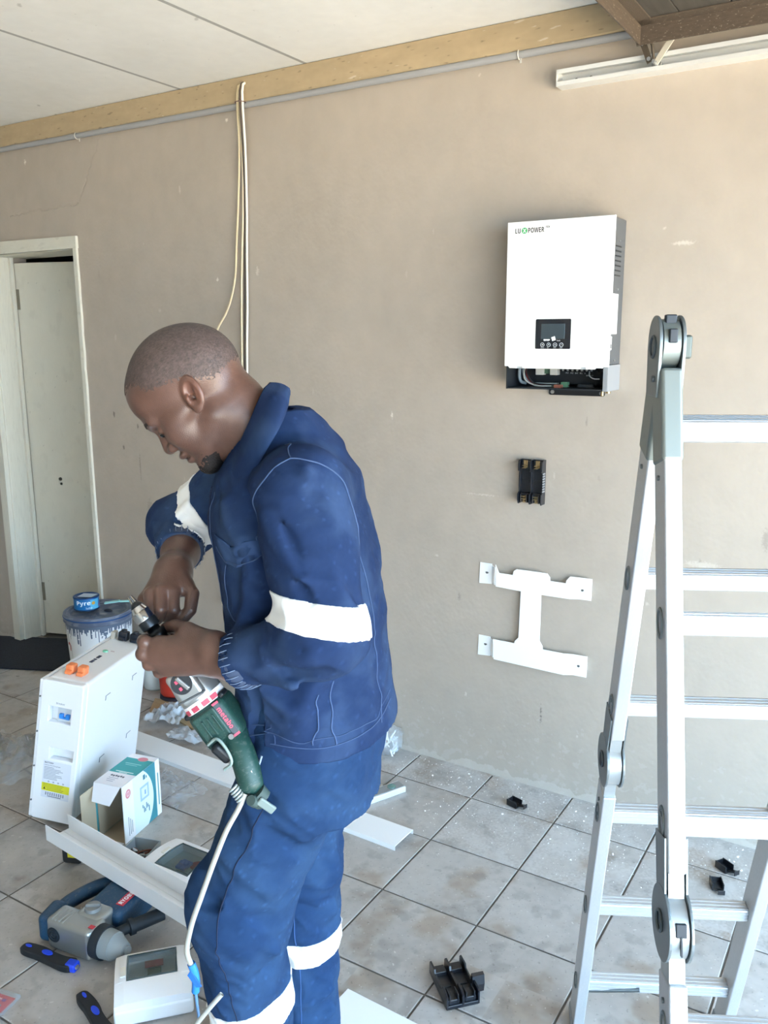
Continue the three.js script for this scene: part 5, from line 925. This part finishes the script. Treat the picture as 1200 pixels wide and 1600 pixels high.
// trousers
const TF = [[[-.13, .70, .16], [-.02, .62, .20], .018, .008], [[-.15, .60, .18], [-.03, .56, .19], .014, -.008], [[-.14, .55, .18], [-.02, .50, .19], .016, .009], [[-.12, .47, .17], [-.02, .46, .17], .014, -.008], [[-.12, .42, .17], [-.02, .40, .18], .016, .007], [[.0, .80, .19], [.12, .70, .12], .022, .008], [[-.03, .74, .19], [.08, .62, .13], .018, -.008], [[.10, .80, .14], [.13, .68, .06], .02, .008], [[-.09, .84, .14], [-.06, .76, .18], .014, .006], [[.05, .60, -.04], [.07, .50, -.05], .016, .007], [[-.02, .43, -.04], [.07, .40, -.06], .013, .007], [[-.03, .38, -.05], [.08, .36, -.06], .012, -.006], [[-.03, .20, -.04], [.08, .22, -.05], .014, .007], [[-.03, .14, -.05], [.08, .16, -.06], .012, .008], [[-.18, .62, .12], [-.16, .50, .15], .018, .006]];
const trouserSDF = (x, y, z) => {
  let d = Math.max(torso(x, y, z, -.022), .74 - y, y - 1.0);
  d = smin(d, ell(x, y, z, [.040, .835, 0], [.122, .075, .148]), .04);
  let l = cap(x, y, z, LEG.hipL, LEG.knL, .100, .090); l = smin(l, cap(x, y, z, LEG.knL, LEG.anL, .086, .070), .05);
  let r = cap(x, y, z, LEG.hipR, LEG.knR, .090, .072); r = smin(r, cap(x, y, z, LEG.knR, LEG.anR, .073, .070), .05);
  d = smin(d, smin(l, r, .012), .05); d = smax(d, .055 - y, .01);
  if (Math.abs(d) > .03) return d;
  d -= .0050 * n3(x * 7 + 5, y * 8, z * 7) + .0028 * (1 - 2 * Math.abs(n3(x * 13, y * 17 + x * 6, z * 13))) + creases(x, y, z, TF);
  return d;
};
const trousers = obj('trousers', nets(trouserSDF, [-.24, .035, -.22], [.23, 1.01, .25], .0068, trouserTint), denim, man);
obj('reflective_band', bandOn(trouserSDF, [-.092, .335, .112], [.25, -1, 0], .030, .125, .0026, [-.21, .22, .0], [.06, .44, .24]), reflective, trousers);
obj('reflective_band', bandOn(trouserSDF, [-.005, .312, -.10], [.12, -1, 0], .028, .11, .0026, [-.12, .22, -.21], [.11, .42, .01]), reflective, trousers);
{
  const thr = std(0x3d5f94, .85), lt = std(0x9fb3cc, .8);
  obj('seam', seamTube(trouserSDF, [[-.034, .806, .18], [-.054, .769, .19], [-.083, .713, .2], [-.12, .624, .2], [-.128, .534, .2], [-.123, .468, .2], [-.115, .414, .2], [-.10, .33, .2]], .0012), std(0x14213c, .9), trousers);
  obj('pocket_edge', seamTube(trouserSDF, [[-.042, .877, .16], [-.055, .837, .17], [-.049, .822, .18], [-.034, .806, .18]], .002), lt, trousers);
  obj('seam', seamTube(trouserSDF, [[-.02, .56, -.03], [-.02, .458, -.03], [-.02, .352, -.03], [-.012, .275, -.03], [-.012, .15, -.03]], .0011), thr, trousers);
  // boots
  const bm = std(0x3b2a22, .6), sm = std(0x6b4b33, .7);
  for (const s of [LEG.anL, LEG.anR]) {
    const up = (x, y, z) => { const dx = x - s[0], dz = z - s[2]; let d = cap(dx, y, dz, [.028, .062, 0], [-.10, .046, 0], .040, .036); d = smin(d, cap(dx, y, dz, [.018, .06, 0], [.008, .13, 0], .042, .046), .03); d = smin(d, ell(dx, y, dz, [-.13, .045, 0], [.055, .036, .043]), .03); return Math.max(d, .016 - y, y - .15); };
    const b = obj('boot', nets(up, [s[0] - .21, .0, s[2] - .07], [s[0] + .09, .16, s[2] + .07], .006), bm, man);
    const so = new THREE.Shape(); so.moveTo(.066, -.034); so.quadraticCurveTo(.082, 0, .066, .034); so.lineTo(-.06, .044); so.quadraticCurveTo(-.16, .056, -.188, .01); so.quadraticCurveTo(-.19, -.02, -.15, -.046); so.lineTo(-.06, -.036); so.closePath();
    obj('sole', extr(so, .016, .002).rotateX(Math.PI / 2).translate(s[0], .0185, s[2]), sm, b);
  }
}
// ---------------------------------------------------------------- the drill in his hands
{
  const t = thing('power_drill', 'green corded hammer drill with silver gear head held in both hands', 'power tool', [0, 0, 0]);
  // frame: y along the spindle towards the chuck, z towards the photographer's side
  const base = V(-.154, .962, .112), tip = V(-.280, 1.135, .082), up = tip.clone().sub(base).normalize(), zz = V(0, 0, 1).addScaledVector(up, -up.z).normalize(), xx = new THREE.Vector3().crossVectors(up, zz);
  const local = new THREE.Matrix4().makeBasis(xx, up, zz).setPosition(base), w = man.matrix.clone().compose(man.position, man.quaternion, man.scale).multiply(local);
  w.decompose(t.position, t.quaternion, t.scale);
  const gT = dataTex(256, 256, (u, v) => { const k = sstep(.1, .6, fbm2(u * 10, v * 10, 4)) * .35; return [mix(.013, .15, k), mix(.055, .16, k), mix(.045, .145, k)]; });
  const green = new THREE.MeshStandardMaterial({ map: gT, roughness: .45 }), silver = phys({ color: 0xc4c6c6, roughness: .28, metalness: .85 }), blk = std(0x15191d, .5), rubber = std(0x40504c, .7);
  // chuck
  obj('chuck', [lathe([[0, .213], [.006, .213], [.011, .206], [.0160, .192], [.0175, .178], [.0175, .160], [.0155, .157], [0, .157]], 32)], phys({ color: 0x33363a, roughness: .3, metalness: .7 }), t);
  obj('chuck_sleeve', [lathe([[.0125, .203], [.0165, .194], [.0180, .191], [.0180, .176], [.0170, .174], [.0170, .192]], 32)], M.chrome, t);
  for (let i = 0; i < 3; i++) { const a = i * 2.094; obj('jaw', rod([Math.cos(a) * .005, .205, Math.sin(a) * .005], [Math.cos(a) * .003, .226, Math.sin(a) * .003], .0032, 8, .0018), M.chrome, t); }
  obj('spindle_ring', [lathe([[0, .157], [.012, .157], [.013, .150], [.0195, .148], [.0195, .138], [.016, .134], [.016, .126], [0, .126]], 32)], phys({ color: 0x2b2d30, roughness: .28, metalness: .8 }), t);
  obj('collar', [cyl(.0180, .0215, .060, 30, 0, .100, 0)], silver, t);
  // silver gear head with its selector window
  const gear = obj('gear_head', [lathe([[0, .078], [.022, .078], [.030, .070], [.037, .052], [.0395, .030], [.0395, .006], [.037, .004], [0, .004]], 40).scale(1, 1, .95), rb(.05, .062, .02, .009, .0, .040, .031, 0, 0, 0, 4)], silver, t);
  obj('selector', [cyl(.0195, .0195, .004, 30, .0, .047, .0405, Math.PI / 2)], std(0x2c2f33, .4), gear);
  obj('selector_bar', [rb(.009, .030, .006, .003, .003, .047, .044, 0, 0, .25, 3)], M.steel, gear);
  for (const y of [.054, .040]) obj('selector_mark', bx(.005, .006, .001, -.006, y, .0432), std(0xd8506a, .5), gear);
  obj('groove', [rb(.056, .004, .004, .0015, 0, .017, .0405, 0, 0, -.12)], std(0x55595c, .4, .4), gear);
  const ring = obj('label_ring', [cyl(.0400, .0400, .016, 40, 0, -.002, 0)], std(0xe8e4e4, .4), t);
  for (const a of [-.75, -.2, .35, .8]) obj('print', [bx(.014, .009, .0008, Math.sin(a) * .0403, -.004, Math.cos(a) * .0403, 0, a, 0)], std(0xb8485a, .5), ring);
  for (const s of [-1, 1]) obj('bumper', [rb(.012, .010, .030, .004, s * .037, -.010, .010, 0, 0, s * .3, 3)], blk, t);
  // motor housing and handle
  obj('motor_housing', [(() => { const g = rb(.076, .082, .074, .016, 0, -.048, 0, 0, 0, 0, 4); return g; })(), rb(.050, .060, .012, .005, -.004, -.046, .035, 0, 0, 0, 3), rb(.056, .044, .058, .016, .004, -.086, .008, .15, 0, .15, 4)], green, t);
  obj('handle', [(() => { const c = new THREE.CatmullRomCurve3([V(.008, -.080, .012), V(.010, -.105, .026), V(.005, -.135, .036), V(-.004, -.164, .042)]); const g = new THREE.TubeGeometry(c, 24, .0235, 20, false); return g; })(), xf(new THREE.SphereGeometry(.0235, 20, 14), -.004, -.164, .042)], green, t);
  const tr = obj('trigger', [rb(.020, .040, .022, .007, -.014, -.092, .042, .2, 0, .12, 3)], blk, t);
  obj('trigger_guard', [tube([[-.028, -.068, .040], [-.004, -.066, .050], [.002, -.088, .056], [-.004, -.114, .058], [-.026, -.118, .050]], .0028, 24, 6)], std(0x8fa09a, .4), t);
  const np = obj('nameplate', [bx(.011, .070, .0012, .026, -.048, .0374, 0, .32, 0)], std(0x1c1c20, .35), t);
  obj('lettering', [word('metabo', .0085, .0006).rotateZ(-Math.PI / 2).rotateY(.32).translate(.0225, -.024, .0388)], std(0xe03a55, .4), np);
  for (const y of [-.015, -.081]) obj('plate_edge', [bx(.012, .004, .0016, .026, y, .0376, 0, .32, 0)], std(0xd8334f, .4), np);
  obj('lock_button', [cyl(.005, .005, .006, 14, .018, -.078, .044, Math.PI / 2)], M.steel, t);
  for (const [x, y] of [[.004, -.138], [.012, -.146]]) obj('paint_fleck', new THREE.SphereGeometry(.0042, 10, 6).scale(1, 1.3, .4).translate(x, y, .057), std(0xb9b7b0, .7), t);
  obj('vent_rib', [0, 1, 2].map((i) => rb(.003, .034, .004, .001, -.012 + i * .012, -.045, .0425)), green, t).userData.kind = 'stuff';
  // boot, chuck key clip and the cord
  const inv = local.clone().invert(), P = (l) => l.map((p) => V(...p).applyMatrix4(inv));
  obj('cable_boot', [cyl(.020, .022, .016, 22, -.005, -.188, .048, .3), cyl(.009, .013, .030, 16, -.010, -.192, .060, 1.0)], rubber, t);
  const sp = []; for (let i = 0; i <= 60; i++) { const a = i / 60 * 5 * Math.PI * 2; sp.push(V(-.028 + .008 * Math.cos(a), -.150 - i / 60 * .028, .060 + .008 * Math.sin(a))); } obj('spring_clip', new THREE.TubeGeometry(new THREE.CatmullRomCurve3(sp), 120, .0022, 6, false), std(0xaab4b2, .4, .3), t);
  obj('key_holder', [rb(.016, .034, .006, .005, .004, -.208, .066, .2, 0, .25, 3)], std(0x7d8a86, .55), t);
  const cordM = std(0xa9a69c, .55);
  const cord = obj('power_cord', new THREE.TubeGeometry(new THREE.CatmullRomCurve3(P([[-.072, .822, .196], [-.083, .800, .206], [-.103, .765, .216], [-.125, .712, .222], [-.150, .645, .228], [-.170, .588, .230], [-.180, .537, .230], [-.174, .508, .228], [-.170, .492, .226]])), 80, .0048, 10, false), cordM, t);
  obj('tape', new THREE.TubeGeometry(new THREE.CatmullRomCurve3(P([[-.1745, .512, .228], [-.170, .494, .2265], [-.168, .474, .226], [-.170, .452, .225]])), 20, .0072, 10, false), std(0x2f7fd0, .35), cord);
  obj('tape', extr([[0, 0], [.010, .004], [.008, -.03], [.0, -.026]], .002, .0005).translate(...P([[-.180, .492, .232]])[0].toArray()), std(0x2464b8, .35), cord);
  obj('bare_wires', new THREE.TubeGeometry(new THREE.CatmullRomCurve3(P([[-.170, .454, .225], [-.168, .425, .227], [-.166, .400, .230], [-.170, .375, .233]])), 20, .0028, 8, false), std(0x5f84ae, .5), cord);
  obj('power_cord', new THREE.TubeGeometry(new THREE.CatmullRomCurve3(P([[-.170, .378, .233], [-.180, .31, .24], [-.22, .15, .27], [-.30, .04, .32], [-.42, .0085, .40], [-.60, .0085, .42], [-.78, .0085, .36]])), 60, .0046, 10, false), cordM, t);
  obj('power_cord', new THREE.TubeGeometry(new THREE.CatmullRomCurve3(P([[-.121, .456, .236], [-.146, .430, .245], [-.172, .396, .25], [-.205, .33, .26], [-.26, .20, .29]])), 40, .0046, 10, false), cordM, t);
  tag(tr, 'black trigger switch');
}
scene.traverse((o) => { if (o.isMesh) { o.castShadow = true; o.receiveShadow = true; } });
renderer.render(scene, camera);
